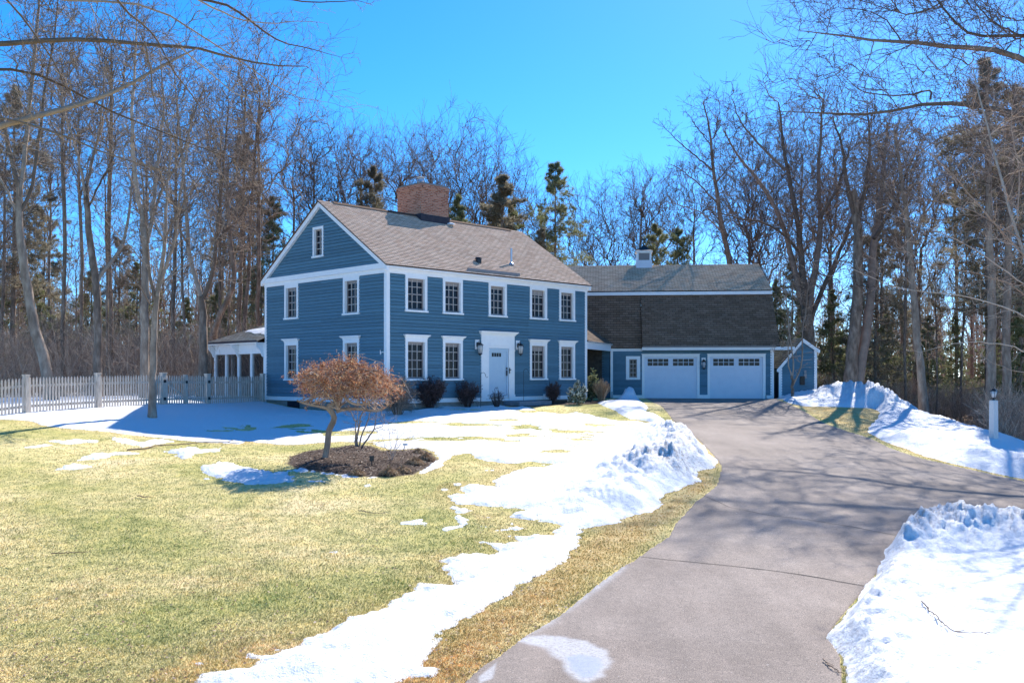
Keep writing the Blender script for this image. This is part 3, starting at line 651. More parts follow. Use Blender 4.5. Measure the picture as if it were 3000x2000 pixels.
fw = [(a+C, b-C, 3.69, 4.92) for a, b in ups]; lw = [(a+C, b-C, .98, 2.42) for a, b in lows]
dx0, dx1 = tf(1408), tf(1505)
holes = [(a-.06, b+.06, c-.05, d+.05) for a, b, c, d in fw+lw] + [(dx0+.05, dx1-.05, -.1, 2.75)]
slope = .656
siding('wall', MF, lambda z: .125, lambda z: LX-.125, .17, 5.05, holes, house, seed=1)
gs = [(1.74, 2.83), (6.14, 7.23)]
gup = [(a+C, b-C, 3.62, 4.90) for a, b in gs]; glo = [(a+C, b-C, .96, 2.40) for a, b in gs]
gh_ = [(a-.06, b+.06, c-.05, d+.05) for a, b, c, d in gup+glo]
siding('wall', MS, lambda z: .13, lambda z: LY-.13, .17, 5.05, gh_, house, seed=2)
att = (4.24+.10, 5.02-.10, 6.13, 7.22)
siding('gable_wall', MS, lambda z: .05+max(0, (z-5.40)/slope), lambda z: LY-.05-max(0, (z-5.40)/slope), 5.42, 8.25, [(att[0]-.04, att[1]+.04, att[2]-.04, att[3]+.04)], house, seed=3)
# solid core just behind the boards (blocks light), open only where the window reveals are
core = MB(); core.box(.14, LX-.002, .14, LY, 0, 5.3); core.add([(.14, .14, 5.3), (.14, LY-.14, 5.3), (.14, RY, 8.1), (LX-.1, .14, 5.3), (LX-.1, LY-.14, 5.3), (LX-.1, RY, 8.1)], [(0,1,2), (3,5,4), (0,2,5,3), (1,4,5,2), (0,3,4,1)])
core.build('inner_wall', M['timber'], house)
fnd = MB(); fnd.box(.03, LX-.03, .03, LY-.03, -1.3, .0); fnd.build('foundation', M['concrete'], house)
bw = MB(); mbox(bw, MS, ts(876)-.0, ts(842), -.42, -.02, -.02, -.022+.03); bw.build('basement_window', M['glass'], house)
def board(name, parent, *boxes):
    b = MB()
    for a in boxes: mbox(b, *a)
    return b.build(name, M['white'], parent)
board('corner_board', house, (MF, -.03, .13, 0.0, 5.05, -.12, .03), (MS, -.027, .13, .0, 5.05, -.12, .034))
board('corner_board', house, (MF, LX-.13, LX+.03, .0, 5.05, -.12, .03)); board('corner_board', house, (MS, LY-.13, LY+.03, .0, 5.05, -.12, .03))
board('water_table', house, (MF, .131, LX-.131, 0.0, .17, -.02, .038)); board('water_table', house, (MS, .131, LY-.131, .0, .17, -.02, .038))
board('frieze', house, (MF, -.05, LX+.05, 5.05, 5.30, -.15, .045)); board('frieze', house, (MS, -.04, LY+.05, 5.052, 5.22, -.15, .042))
board('gable_cornice', house, (MS, -.05, LY+.10, 5.221, 5.43, -.15, .12))
co = MB(); co.prism([(-.18, 5.315), (-.18, 5.26), (-.10, 5.20), (-.046, 5.12), (-.02, 5.12), (-.02, 5.40)], -.14, LX+.17, lambda u, w, a: (a, u, w)); co.build('cornice', M['white'], house)
# rakes
rk = MB()
for sgn in (0, 1):
    a = -.17 if sgn == 0 else LY+.17; b = RY
    za = 5.50-.17*slope; zb = 5.50+slope*RY
    for q0, q1 in ((-.145, -.02), (LX+.02, LX+.145)):
        rk = MB(); rk.prism([(a, za-.02), (a, za-.27), (b, zb-.27), (b, zb-.02)], q0, q1, lambda u, w, q: (q, u, w)); rk.build('rake_board', M['white'], house)
def zr(y): return 5.50 + slope*y if y <= RY else 5.50 + slope*(2*RY-y)
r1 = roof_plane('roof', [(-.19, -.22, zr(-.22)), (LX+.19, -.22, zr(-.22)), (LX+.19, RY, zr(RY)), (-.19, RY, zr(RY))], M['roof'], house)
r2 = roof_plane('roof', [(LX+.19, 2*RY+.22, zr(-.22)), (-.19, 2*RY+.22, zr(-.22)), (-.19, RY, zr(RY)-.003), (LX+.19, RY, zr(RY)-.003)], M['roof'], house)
rc = MB(); rc.prism([(RY-.16, zr(RY)-.075), (RY, zr(RY)+.035), (RY+.16, zr(RY)-.075), (RY+.16, zr(RY)-.10), (RY, zr(RY)-.0), (RY-.16, zr(RY)-.10)], .55, LX-.75, lambda u, w, a: (a, u, w)); rc.build('ridge_cap', M['roof'], r1)
for a, b, c, d in fw: window(MF, a, b, c, d, house, top=5.06)
for a, b, c, d in lw: window(MF, a, b, c, d, house, crown=True)
for a, b, c, d in gup: window(MS, a, b, c, d, house, top=5.06)
for a, b, c, d in glo: window(MS, a, b, c, d, house, crown=True)
window(MS, *att, house, cols=2, cas=.10, head=.11, sill=True)
# chimney
def m_brick():
    m = mat('chimney_brick', (.25,.1,.07), .9, .15); n = NT(m); tc = n.n('ShaderNodeTexCoord'); br = n.n('ShaderNodeTexBrick'); n.l(tc.outputs['UV'], br.inputs['Vector'])
    br.inputs['Scale'].default_value = 1; br.inputs['Brick Width'].default_value = .215; br.inputs['Row Height'].default_value = .075; br.inputs['Mortar Size'].default_value = .010
    br.inputs['Color1'].default_value = (.40,.12,.06,1); br.inputs['Color2'].default_value = (.66,.28,.165,1); br.inputs['Mortar'].default_value = (.50,.36,.27,1); br.inputs['Bias'].default_value = -.1
    f = n.noise(tc.outputs['UV'], 3, 5, .7); c = n.mix(n.ramp(f, [(.52,(0,0,0)), (.75,(.5,.5,.5))]), br.outputs['Color'], (.52,.36,.27))
    c = n.mix(n.ramp(n.noise(tc.outputs['UV'], 8, 2), [(.62,(0,0,0)), (.68,(.8,.8,.8))]), c, (.06,.045,.04)); n.base(c); pass; return m
M['brick'] = m_brick()
CX0, CX1, CY0, CY1, CZ0, CZ1 = 5.07, 6.72, 4.02, 5.75, 7.75, 9.80
chv = []; cq = []; cuv = []
def brick_box(x0, x1, y0, y1, z0, z1):
    for (p, q) in (((x0,y0),(x1,y0)), ((x1,y0),(x1,y1)), ((x1,y1),(x0,y1)), ((x0,y1),(x0,y0))):
        n = len(chv); L = math.hypot(q[0]-p[0], q[1]-p[1])
        chv.extend([(p[0],p[1],z0), (q[0],q[1],z0), (q[0],q[1],z1), (p[0],p[1],z1)]); cuv.extend([(0,z0), (L,z0), (L,z1), (0,z1)]); cq.append((n,n+1,n+2,n+3))
    n = len(chv); chv.extend([(x0,y0,z1), (x1,y0,z1), (x1,y1,z1), (x0,y1,z1)]); cuv.extend([(x0,y0),(x1,y0),(x1,y1),(x0,y1)]); cq.append((n,n+1,n+2,n+3))
brick_box(CX0, CX1, CY0, CY1, CZ0, CZ1); brick_box(CX0-.03, CX1+.03, CY0-.03, CY1+.03, CZ1-.22, CZ1+.002)
ch = np_mesh('chimney', np.array(chv), np.array(cq), mat=M['brick'], parent=r1, uv=np.array(cuv)+1)
cl = MB(); cl.prism([(CX0+.06, CY0+.06), (CX1-.06, CY0+.06), (CX1-.06, CY1-.06), (CX0+.06, CY1-.06)], CZ1+.003, CZ1+.09, lambda u, w, a: (u, w, a)); cl.build('chimney_crown', M['concrete'], r1)
fl = MB(); fl.box(CX0-.04, CX1+.04, CY0-.045, CY0+.2, 7.9, 8.42); fl.box(CX0-.042, CX0+.1, CY0-.04, CY1, 8.1, 8.44); fl.box(CX1-.1, CX1+.042, CY0-.04, CY1, 8.1, 8.44); fl.build('flashing', M['lead'], r1)
fp = MB(); cx, cy = 5.62, 4.7; fp.lathe([(.11,CZ1), (.11,CZ1+.22), (.14,CZ1+.24), (.12,CZ1+.30), (.10,CZ1+.40), (.19,CZ1+.42), (.20,CZ1+.45), (.04,CZ1+.50)], (cx, cy, 0), 12); fp.build('flue_pipe', M['metal'], r1, smooth=False)
def onroof(px, py):
    A = np.array(hw(0, 0, 5.50)); nn = np.cross(np.array([*dF, 0]), np.array([*dS, slope])); r = np.array([(px-1500)/F, 1, (HZ-py)/F]); P = r*(A@nn)/(r@nn)
    d = P[:2]-HP; return d@dF, d@dS, P[2]-HB
x, y, z = onroof(1498, 774); vp = MB(); vp.lathe([(.045,-.05), (.045,.72)], (x,y,z), 10); vp.lathe([(.14,-.03), (.09,.05), (.055,.08)], (x,y,z), 10); vp.build('vent_pipe', M['metal'], r1)
x, y, z = onroof(1402, 768); vb = MB(); vb.lathe([(.13,-.05), (.13,.13), (.16,.14), (.13,.2), (.03,.22)], (x,y,z), 10); vb.build('roof_vent', M['black'], r1)
xa, ya, za = onroof(1373, 793); xb, yb, zb_ = onroof(1519, 805); ym = (ya+yb)/2; zm = (za+zb_)/2
sg = MB(); sg.box(xa, xb, ym-.04, ym+.03, zm-.02, zm+.10); sg.build('snow_guard', M['sash'], r1)
x, y, z = onroof(1312, 657); sn = MB(); sn.lathe([(.22,-.02), (.16,.05), (.05,.08)], (x+.12,y-.05,z), 9); tag(sn.build('snow_patch', M['snow'], smooth=True), 'tiny remnant of snow below the right corner of the brick chimney', 'snow patch')
bpy.data.objects['snow_patch'].location = house.location; bpy.data.objects['snow_patch'].rotation_euler = (0, 0, HRZ)
# front door
dc = MB(); i0, i1 = tf(1431), tf(1487.5)
zt = zf(969, dx0); ZD = 2.26
mbox(dc, MF, dx0, i0-.02, .02, ZD+.10, -.1, .06); mbox(dc, MF, i1+.02, dx1, .02, ZD+.10, -.1, .06); mbox(dc, MF, dx0, dx1, ZD+.10, zt-.16, -.1, .06)
mbox(dc, MF, dx0-.02, i0-.02, .0, .26, -.1, .085); mbox(dc, MF, i1+.02, dx1+.02, 0, .26, -.1, .085)
for k, (e, o) in enumerate(((.03,.09), (.06,.12), (.10,.17), (.13,.20))): mbox(dc, MF, dx0-e, dx1+e, zt-.16+.04*k, zt-.16+.04*(k+1)-.001, -.05, o)
mbox(dc, MF, dx0-.01, i0-.01, ZD-.10, ZD-.06, .061, .085); mbox(dc, MF, i1+.01, dx1+.01, ZD-.10, ZD-.06, .061, .085)
mbox(dc, MF, i0-.02, i1+.02, ZD+.0, ZD+.098, -.1, .05); mbox(dc, MF, i0-.02, i1+.02, .0, .12, -.1, .05)
dc = dc.build('door_surround', M['white'], house)
dr = MB(); mbox(dr, MF, i0, i1, .14, ZD-.005, -.06, .0)
for x0, x1, y0, y1 in ((i0, i0+.09, .14, ZD-.01), (i1-.09, i1, .14, ZD-.01), (i0+.09, i1-.09, .14, .30), (i0+.09, i1-.09, ZD-.12, ZD-.01)): mbox(dr, MF, x0, x1, y0, y1, .001, .03)
door = dr.build('front_door', M['doorblue'], house)
dl = MB()
for k in range(4): a = i0+.20+.145*k; mbox(dl, MF, a, a+.11, ZD-.36, ZD-.20, .0, .012)
dl.build('transom_lights', M['glass'], door)
dh = MB(); a = i1-.13; mbox(dh, MF, a, a+.06, 1.08, 1.32, .031, .06); mbox(dh, MF, a, a+.06, 1.36, 1.44, .031, .06); b = i1+.03; mbox(dh, MF, b, b+.03, 1.18, 1.42, .06, .09); mbox(dh, MF, b-.05, b+.08, 1.32, 1.36, .091, .11); dh.build('door_handle', M['black'], door)
th_ = MB(); mbox(th_, MF, i0-.01, i1+.01, .125, .14, -.02, .052); th_.build('threshold', M['black'], dc)
# granite step
st = MB(); st.box(tf(1472), tf(1566), -1.05, -.04, -.55, -.02); st = st.build('front_step', M['stone'], None, bevel=.015); st.location = house.location; st.rotation_euler = (0,0,HRZ); tag(st, 'low grey stone step below the white front door', 'step')
bb = MB(); bb.box(tf(1566)+.02, tf(1640), -.75, -.55, -.5, -.03); bb.box(tf(1566)+.02, tf(1566)+.17, -.549, -.06, -.5, -.031); bb = bb.build('bed_edging', M['timber'], None, bevel=.01); bb.location = house.location; bb.rotation_euler = (0,0,HRZ); tag(bb, 'dark timber edging of the planting bed right of the front step', 'bed edging')
lantern('wall_lantern', hw(tf(1396), -.02, zf(1014, tf(1396))), HRZ, 'black wall lantern on a white block left of the front door', 1.25, group='lanterns beside the front door')
lantern('wall_lantern', hw(tf(1515), -.02, zf(1016, tf(1515))), HRZ, 'black wall lantern on a white block right of the front door', 1.25, group='lanterns beside the front door')
cb = MB(); a = HB; mbox(cb, MS, .0, .30, 1.98, 2.0, .036, .06); cb.prism([(.28, 1.93), (.36, 1.90), (.36, 2.10)], .036, .05, lambda u, w, o: MS(u, w, o)); cb.build('hose_bracket', M['white'], house)
ob = MB(); x = tf(1592); mbox(ob, MF, x-.06, x+.06, .05, .25, .039, .08); ob.build('outlet_cover', M['white'], house)

# ------------------------------------------------------------------ screened porch behind the left gable
porch = empty('screened_porch', hw(0, LY, 0), HRZ, 'white screened porch with a low brown hipped roof behind the picket fence', 'porch')
PL = ts(627)-LY; PZ = 2.55; pc = MB(); xs_ = [0.0, PL*.25, PL*.5, PL*.75, PL-.15]
ps = [ts(p)-LY for p in (776, 737, 699, 663, 631)]
for k, y in enumerate(ps): p = MB(); p.box(-.02, .11, max(y-.06, .035), y+.09, -.15, PZ-.46); p.build('post', M['white'], porch)
for k in range(3): p = MB(); p.box(.9+1.0*k, 1.02+1.0*k, PL-.13, PL, -.15, PZ-.46); p.build('post', M['white'], porch)
pb = MB(); pb.box(-.03, .12, .035, PL, PZ-.46, PZ-.02); pb.box(.13, 4.0, PL-.16, PL-.001, PZ-.46, PZ-.02); pb.build('beam', M['white'], porch)
pf = MB(); pf.box(.0, 4.0, .035, PL-.02, -.9, -.16); pf.build('base', M['timber'], porch)
pi_ = MB(); pi_.box(3.9, 4.0, .04, PL-.2, -.15, PZ-.47); pi_.box(.9, 3.8, .05, .10, -.15, PZ-.47); pi_.build('inner_wall', M['screen'], porch)
sc_ = MB(); sc_.quad((.05,.1,-.1),(.05,PL-.14,-.1),(.05,PL-.14,PZ-.47),(.05,.1,PZ-.47)); sc_.quad((.1,PL-.06,-.1),(3.9,PL-.06,-.1),(3.9,PL-.06,PZ-.47),(.1,PL-.06,PZ-.47))
ms = mat('screen_mesh', (.05,.05,.05), .8); nn_ = NT(ms); tp = nn_.n('ShaderNodeBsdfTransparent'); mx = nn_.n('ShaderNodeMixShader'); mx.inputs[0].default_value = .42; nn_.l(tp.outputs[0], mx.inputs[1]); nn_.l(nn_.b.outputs[0], mx.inputs[2]); nn_.l(mx.outputs[0], nn_.t.nodes['Material Output'].inputs['Surface'])
sc_.build('insect_screen', ms, porch)
ch_ = MB(); ch_.box(1.2, 1.75, 1.1, 1.65, -.15, .35); ch_.box(1.65, 1.78, 1.1, 1.65, .35, .95); ch_.build('porch_chair', M['sash'], None, bevel=.03); o = bpy.data.objects['porch_chair']; o.location = porch.location; o.rotation_euler = (0,0,HRZ); tag(o, 'grey armchair inside the screened porch', 'chair')
ev = MB(); OV = .42; ev.box(-OV, 4.2, .04, PL+OV, PZ-.02, PZ+.03); ev.box(-OV-.02, -OV+.03, .04, PL+OV, PZ+.031, PZ+.09); ev.build('soffit', M['white'], porch)
gt = MB(); gt.box(-OV-.10, -OV-.021, .0, PL+OV-.2, PZ+.04, PZ+.12); gt.build('gutter', M['lead'], porch)
AX, AZ, AY = 2.0, 1.02, PL-2.0
e = -OV; Yb = PL+OV
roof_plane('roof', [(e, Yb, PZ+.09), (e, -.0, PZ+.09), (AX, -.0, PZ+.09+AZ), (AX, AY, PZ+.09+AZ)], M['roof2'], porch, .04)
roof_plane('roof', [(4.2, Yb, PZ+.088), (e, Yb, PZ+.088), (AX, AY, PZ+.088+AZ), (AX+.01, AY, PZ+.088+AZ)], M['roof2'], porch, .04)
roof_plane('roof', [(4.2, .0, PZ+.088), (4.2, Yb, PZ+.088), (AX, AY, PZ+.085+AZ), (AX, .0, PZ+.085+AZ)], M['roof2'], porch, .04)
for y in (.12, PL*.5-.06, PL-.13):
    k = MB(); k.prism([(-.02, PZ-.03), (-.02, PZ-.62), (-.08, PZ-.58), (-.16, PZ-.40), (-.28, PZ-.25), (-.40, PZ-.12), (-.42, PZ-.03)][::-1], y, y+.09, lambda u, w, a: (u, a, w)); k.build('bracket', M['white'], porch)
sp = MB(); V = []; Q = []
sx = np.linspace(0, 1, 26); sy = np.linspace(0, 1, 18); SX, SY = np.meshgrid(sx, sy); yy = .03 + SX*3.3; aa = .50 + SY*1.42 + SX*.25
lim = (1.95-.55*SX - .25*np.abs(fbm(SX*6, SY*0, 3, 3))); aa = np.minimum(aa, 1.99-.45*SX); low = .55 + .55*SX**1.3 + .12*fbm(SX*8, SX*0, 4, 3); aa = low + SY*(1.75-.45*SX-low)
xx = e + aa*(AX-e)/2.0*.97; zz = PZ+.09 + (xx-e)/(AX-e)*AZ + .015 + .06*np.sin(np.pi*np.clip(SY, .02, .98))**.4*np.sin(np.pi*np.clip(.5+.5*SX, 0, .985))**.5
psn = np_mesh('roof_snow', np.stack([xx, yy, zz], -1).reshape(-1, 3), gquads(18, 26), mat=M['snow'], smooth=True); psn.location = porch.location; psn.rotation_euler = (0,0,HRZ); tag(psn, 'melting sheet of snow on the low porch roof', 'roof snow')

# ------------------------------------------------------------------ garage wing (gambrel) and its small side shed
gd_ = np.array([.9954, -.0958]); GRZ = math.atan2(gd_[1], gd_[0]); gn = np.array([.0958, .9954])
def garage_x(px, off=0.0):   # along-wall coordinate for a photo column on the plane set back by off
    k = (px-1500)/F; O = GO + gn*off; return (k*O[1]-O[0])/(gd_[0]-k*gd_[1])
GO = np.array([0.0, 0.0]); GO = uz(1887, 1099, 49.2)[:2]; GO = np.array(GO); GB = -1.20
def gw(x, y, z): p = GO + gd_*x + gn*y; return (p[0], p[1], GB+z)
def gz_(py, x, off=0.0): return (HZ-py)/F*((GO + gd_*x + gn*off)[1]) - GB
gar = empty('garage_wing', (GO[0], GO[1], GB), GRZ, 'blue two car garage wing with a dark steep gambrel roof and white cupola', 'garage')
XL, XR = -5.3, garage_x(2266); XW = garage_x(1790)
d1a, d1b, d2a, d2b = garage_x(1888), garage_x(2042), garage_x(2080), garage_x(2235)
DZ = gz_(1045, 3); WZ = 2.62
wn = (garage_x(1843.5), garage_x(1866), gz_(1105, 0)+.0, gz_(1052, 0))
siding('wall', MF, lambda z: XW+.1, lambda z: XR-.1, .17, WZ, [(d1a-.05, d1b+.05, -.1, DZ+.05), (d2a-.05, d2b+.05, -.1, DZ+.05), (wn[0]-.05, wn[1]+.05, wn[2]-.05, wn[3]+.05)], gar, seed=5)
core = MB(); core.box(XL, XR-.01, .16, 9.4, -.3, 2.6); core.build('inner_wall', M['timber'], gar)
board('corner_board', gar, (MF, XR-.16, XR+.02, .0, WZ, -.1, .03)); board('corner_board', gar, (MF, XW-.03, XW+.10, .35, WZ, -.1, .03))
board('water_table', gar, (MF, d2b+.17, XR-.161, .0, .17, -.02, .038)); board('water_table', gar, (MF, XW+.101, d1a-.131, .0, .17, -.02, .034))
board('frieze', gar, (MF, XW-.02, d1a-.131, WZ-.16, WZ+.02, -.03, .04))
pst = MB(); mbox(pst, MF, XW-.04, XW+.11, -.1, .349, -.12, .05); pst.build('post_base', M['granite'], gar)
for a, b in ((d1a, d1b), (d2a, d2b)):
    fr = MB(); mbox(fr, MF, a-.13, a, -.05, DZ+.14, -.12, .045); mbox(fr, MF, b, b+.13, -.05, DZ+.14, -.12, .045); mbox(fr, MF, a, b, DZ, DZ+.139, -.12, .043); mbox(fr, MF, a-.16, b+.16, DZ+.14, DZ+.165, -.05, .07)
    g = MB(); mbox(g, MF, a, b, .0, DZ, -.11, -.06)
    w3 = (b-a); rz_ = [0, .46, .92, 1.38]
    # carriage style rails and stiles
    for z0, z1 in ((.0, .10), (DZ-.60, DZ-.48), (DZ-.10, DZ)): mbox(g, MF, a+.101, b-.101, z0, z1, -.059, -.044)
    for x in (a, b-.10, (a+b)/2-.05): mbox(g, MF, x, x+.10, 0, DZ, -.059, -.043)
    for hs in range(2):
        h0 = a+.10+hs*(w3/2-.05); h1 = h0+w3/2-.15; n = 4
        for k in range(1, n): x = h0+(h1-h0)*k/n; mbox(g, MF, x-.004, x+.004, .10, DZ-.60, -.059, -.052)
    fo = fr.build('garage_door_frame', M['white'], gar); go = g.build('garage_door', M['garage'], gar)
    for hs in range(2):
        h0 = a+.16+hs*(w3/2-.05); h1 = h0+w3/2-.27
        p = MB(); mbox(p, MF, h0, h1, DZ-.46, DZ-.10, -.058, -.050); p = p.build('door_window', M['glass'], go)
        q = MB()
        for k in range(0, 5): x = h0+(h1-h0)*k/4; mbox(q, MF, x-.012, x+.012, DZ-.47, DZ-.09, -.0495, -.035)
        for z in (DZ-.47, DZ-.28, DZ-.09): mbox(q, MF, h0-.012, h1+.012, z-.012, z+.012, -.0495, -.036)
        q.build('muntins', M['garage'], p)
mid = MB(); mbox(mid, MF, d1b+.131, d2a-.131, -.05, .19, -.05, .05); mid.build('pier_base', M['white'], gar)
window(MF, *wn, gar, cols=2, cas=.17, head=.16, sill=False)
# gambrel roof: steep lower slope, shallow upper slope, white band at the break
e0, ze, yb_, zbk, yr_, zrg = -.18, WZ+.02, 1.75, gz_(853, 5, 1.75), 6.0, gz_(774, 5, 6.0)
xr_e = XR+.22; xst = d1a-.14
ra = roof_plane('lower_roof', [(XL, e0, ze), (xst, e0, ze), (xst, yb_, zbk-.12), (XL, yb_, zbk-.12)], M['roof3'], gar, .06)
# the overhanging part of the lower roof above the two doors
rb = roof_plane('lower_roof', [(xst+.01, -.62, WZ+.07), (xr_e, -.62, WZ+.07), (xr_e, yb_, zbk-.115), (xst+.01, yb_, zbk-.115)], M['roof3'], gar, .06)
rcu = roof_plane('upper_roof', [(XL, yb_-.22, zbk+.04), (xr_e+.0, yb_-.22, zbk+.04), (xr_e, yr_, zrg), (XL, yr_, zrg)], M['roof2'], gar, .05)
roof_plane('upper_roof', [(xr_e, 2*yr_-yb_+.22, zbk+.04), (XL, 2*yr_-yb_+.22, zbk+.04), (XL, yr_, zrg-.003), (xr_e, yr_, zrg-.003)], M['roof2'], gar, .05)
roof_plane('lower_roof', [(xr_e, 2*yr_+.2, ze), (XL, 2*yr_+.2, ze), (XL, 2*yr_-yb_, zbk-.12), (xr_e, 2*yr_-yb_, zbk-.12)], M['roof3'], gar, .06)
bd = MB(); bd.prism([(yb_-.21, zbk-.015), (yb_-.21, zbk-.19), (yb_-.02, zbk-.17), (yb_-.02, zbk-.0)], XL, xr_e-.01, lambda u, w, a: (a, u, w)); bd.build('break_trim', M['white'], gar)
gw_ = MB(); gw_.add([(XR-.02, .1, 2.6), (XR-.02, 2*yr_-.1, 2.6), (XR-.02, 2*yr_-yb_, zbk-.2), (XR-.02, yr_, zrg-.1), (XR-.02, yb_, zbk-.2)], [(0,1,2,3,4)]); gw_.build('end_wall', M['blue'], gar)
ew = MB(); ew.box(XR-.019, XR, .0, 2*yr_-.1, 0, 2.6); ew.build('end_wall', M['blue'], gar)
fa = MB(); fa.box(xst, XR+.95, -.66, -.60, WZ-.13, WZ+.03); fa.box(xst, xr_e, -.599, -.02, WZ-.02, WZ+.0); fa.box(xst-.0, xst+.04, -.599, -.05, WZ-.13, WZ-.021); fa.build('pent_trim', M['white'], gar)
gg = MB(); gg.box(xst+.03, xr_e-.2, -.73, -.665, WZ+.0, WZ+.07); gg.build('gutter', M['sash'], gar)
for k in range(6):
    x = garage_x(1899+k*71.5, -.6); b = MB(); b.box(x-.05, x+.05, -.70, -.05, WZ-.12, WZ-.021); b.build('rafter_tail', M['white'], gar)
# cupola
cu = empty('cupola', (0,0,0)); cu.parent = gar
cxa, cxb = garage_x(1864, yr_-.5), garage_x(1910.5, yr_-.5); cm = (cxa+cxb)/2; hwid = (cxb-cxa)/2; zc0 = zrg-.5; zc1 = gz_(762, cm, yr_-.5); zc2 = gz_(739, cm, yr_-.5); zc3 = gz_(719, cm, yr_)
siding('cupola_base', lambda s, z, o: (s, yr_-hwid-o, z), lambda z: cm-hwid, lambda z: cm+hwid, zc0, zc1, [], cu, m=M['garage'], course=.12)
c = MB(); c.box(cm-hwid, cm+hwid, yr_-hwid+.001, yr_+hwid, zc0, zc1-.001); c.box(cm-hwid+.04, cm+hwid-.04, yr_-hwid+.06, yr_+hwid-.04, zc1, zc2+.02)
for s in (-1, 1): c.box(cm+s*(hwid-.09)-.05, cm+s*(hwid-.09)+.05, yr_-hwid+.02, yr_-hwid+.059, zc1, zc2)
c.box(cm-hwid-.03, cm+hwid+.03, yr_-hwid-.03, yr_+hwid+.03, zc2+.021, zc2+.09)
arch = [(cm-hwid+.14, zc2-.06)] + [(cm + (hwid-.14)*math.cos(pi-k*pi/8), zc2-.06+.07*math.sin(k*pi/8)) for k in range(9)] + [(cm+hwid-.14, zc2-.06), (cm+hwid-.14, zc2+.02), (cm-hwid+.14, zc2+.02)]
c.build('cupola_body', M['white'], cu)
lv = MB()
for k in range(7): z = zc1+.02+k*(zc2-zc1-.05)/7; lv.prism([(yr_-hwid+.035, z), (yr_-hwid+.025, z-.01), (yr_-hwid+.058, z+.05), (yr_-hwid+.059, z+.062)], cm-hwid+.14, cm+hwid-.14, lambda u, w, a: (a, u, w))
lv.build('louvres', M['sash'], cu)
cr = MB(); R_ = hwid*1.414+.08; cr.lathe([(R_, zc2+.091), (R_*.72, zc2+.16), (R_*.42, zc2+.30), (R_*.14, zc3-.02), (.03, zc3+.04)], (cm, yr_, 0), 4, pi/4); cr.build('cupola_roof', M['black'], cu)
wv = MB(); wv.tube([(cm, yr_, zc3), (cm, yr_, zc3+.42)], .014, 6); wv.box(cm-.18, cm+.18, yr_-.006, yr_+.006, zc3+.30, zc3+.33); wv.prism([(cm-.17, zc3+.33), (cm-.10, zc3+.42), (cm-.02, zc3+.38), (cm+.10, zc3+.40), (cm+.17, zc3+.50), (cm+.13, zc3+.36), (cm+.03, zc3+.33)], yr_-.007, yr_+.007, lambda u, w, a: (u, a, w)); wv.build('weather_vane', M['black'], cu)
# breezeway beam from the house corner to the garage post
pA = np.array(hw(LX+.03, .0, 0)[:2]); pB = np.array(gw(XW+.03, -.02, 0)[:2]); L_ = np.linalg.norm(pB-pA); az = math.atan2(*(pB-pA)[::-1])
bz_ = empty('breezeway', (pA[0], pA[1], GB), az, 'recessed blue breezeway with a white beam between house and garage', 'breezeway')
zb0, zb1 = (HZ-1024)/F*46.5-GB, (HZ-1003)/F*46.5-GB
b = MB(); b.box(.02, L_-.02, .0, .16, zb0, zb1-.07)
for k, (q, o) in enumerate(((0,.03), (.03,.06), (.05,.09))): b.box(.0, L_+.1+q, -o, .16, zb1-.069+.025*k, zb1-.069+.025*(k+1)-.001)
b.build('beam', M['white'], bz_)
roof_plane('roof', [(.0, -.1, zb1+.01), (L_+.1, -.1, zb1+.01), (L_+1.4, 1.9, zb1+1.35), (-1.0, 1.9, zb1+1.35)], M['roof3'], bz_, .05)
siding('back_wall', lambda s, z, o: (s, 1.9-o, z), lambda z: -.2, lambda z: L_+1.2, .0, zb1, [], bz_, seed=8)
siding('side_wall', lambda s, z, o: (L_-.02-o+s*.18, s, z), lambda z: .1, lambda z: 2.0, .0, zb1, [], bz_, seed=9)
b = MB(); b.box(.9, .95, 1.82, 1.87, .0, zb1-.1); b.build('corner_post', M['barkpale'], bz_)
lantern('wall_lantern', gw((d1b+d2a)/2, -.02, gz_(1062, 3)), GRZ, 'black wall lantern between the two garage doors', 1.15)
# side shed
SB = GO + gd_*0; k = (2283-1500)/F
sx0, sx1 = garage_x(2283, -.1), garage_x(2392, -.1)
shed = empty('side_shed', gw(0, -.1, 0), GRZ, 'narrow blue shed with a lopsided white trimmed gable beside the garage', 'shed')
def sz_(py): return (HZ-py)/F*((GO+gd_*sx0)[1]-.1) - GB
xa_, za_, xm_, zm_, xb_, zb2 = sx0-.12, sz_(1079), garage_x(2352, -.1), sz_(990), sx1+.16, sz_(1024)
def shed_lo(z): return sx0+.12 + max(0, (z-za_+.12)/(zm_-za_)*(xm_-xa_)) - .05
def shed_hi(z): return sx1-.10 if z < zb2-.1 else sx1-.10 - (z-zb2+.1)/(zm_-zb2)*(xb_-xm_)
siding('wall', MF, lambda z: sx0+.1 if z < za_ else sx0+.1+(z-za_)/(zm_-za_)*(xm_-xa_), shed_hi, .17, zm_-.22, [], shed, seed=11)
board('corner_board', shed, (MF, sx0-.02, sx0+.14, .0, za_+.1, -.1, .03)); board('corner_board', shed, (MF, sx1-.12, sx1+.02, .0, zb2+.02, -.1, .03)); board('water_table', shed, (MF, sx0+.141, sx1-.121, .0, .17, -.02, .036))
rk = MB()
rk.prism([(xa_, za_-.03), (xa_-.02, za_-.16), (xa_+.06, za_-.19), (xm_, zm_-.22), (xm_, zm_-.01)], .035, .12, lambda u, w, o: MF(u, w, o))
rk.build('rake_board', M['white'], shed); rk = MB(); rk.prism([(xm_, zm_-.01), (xm_, zm_-.22), (xb_-.05, zb2-.19), (xb_, zb2-.14), (xb_, zb2-.02)], .034, .119, lambda u, w, o: MF(u, w, o)); rk.build('rake_board', M['white'], shed)
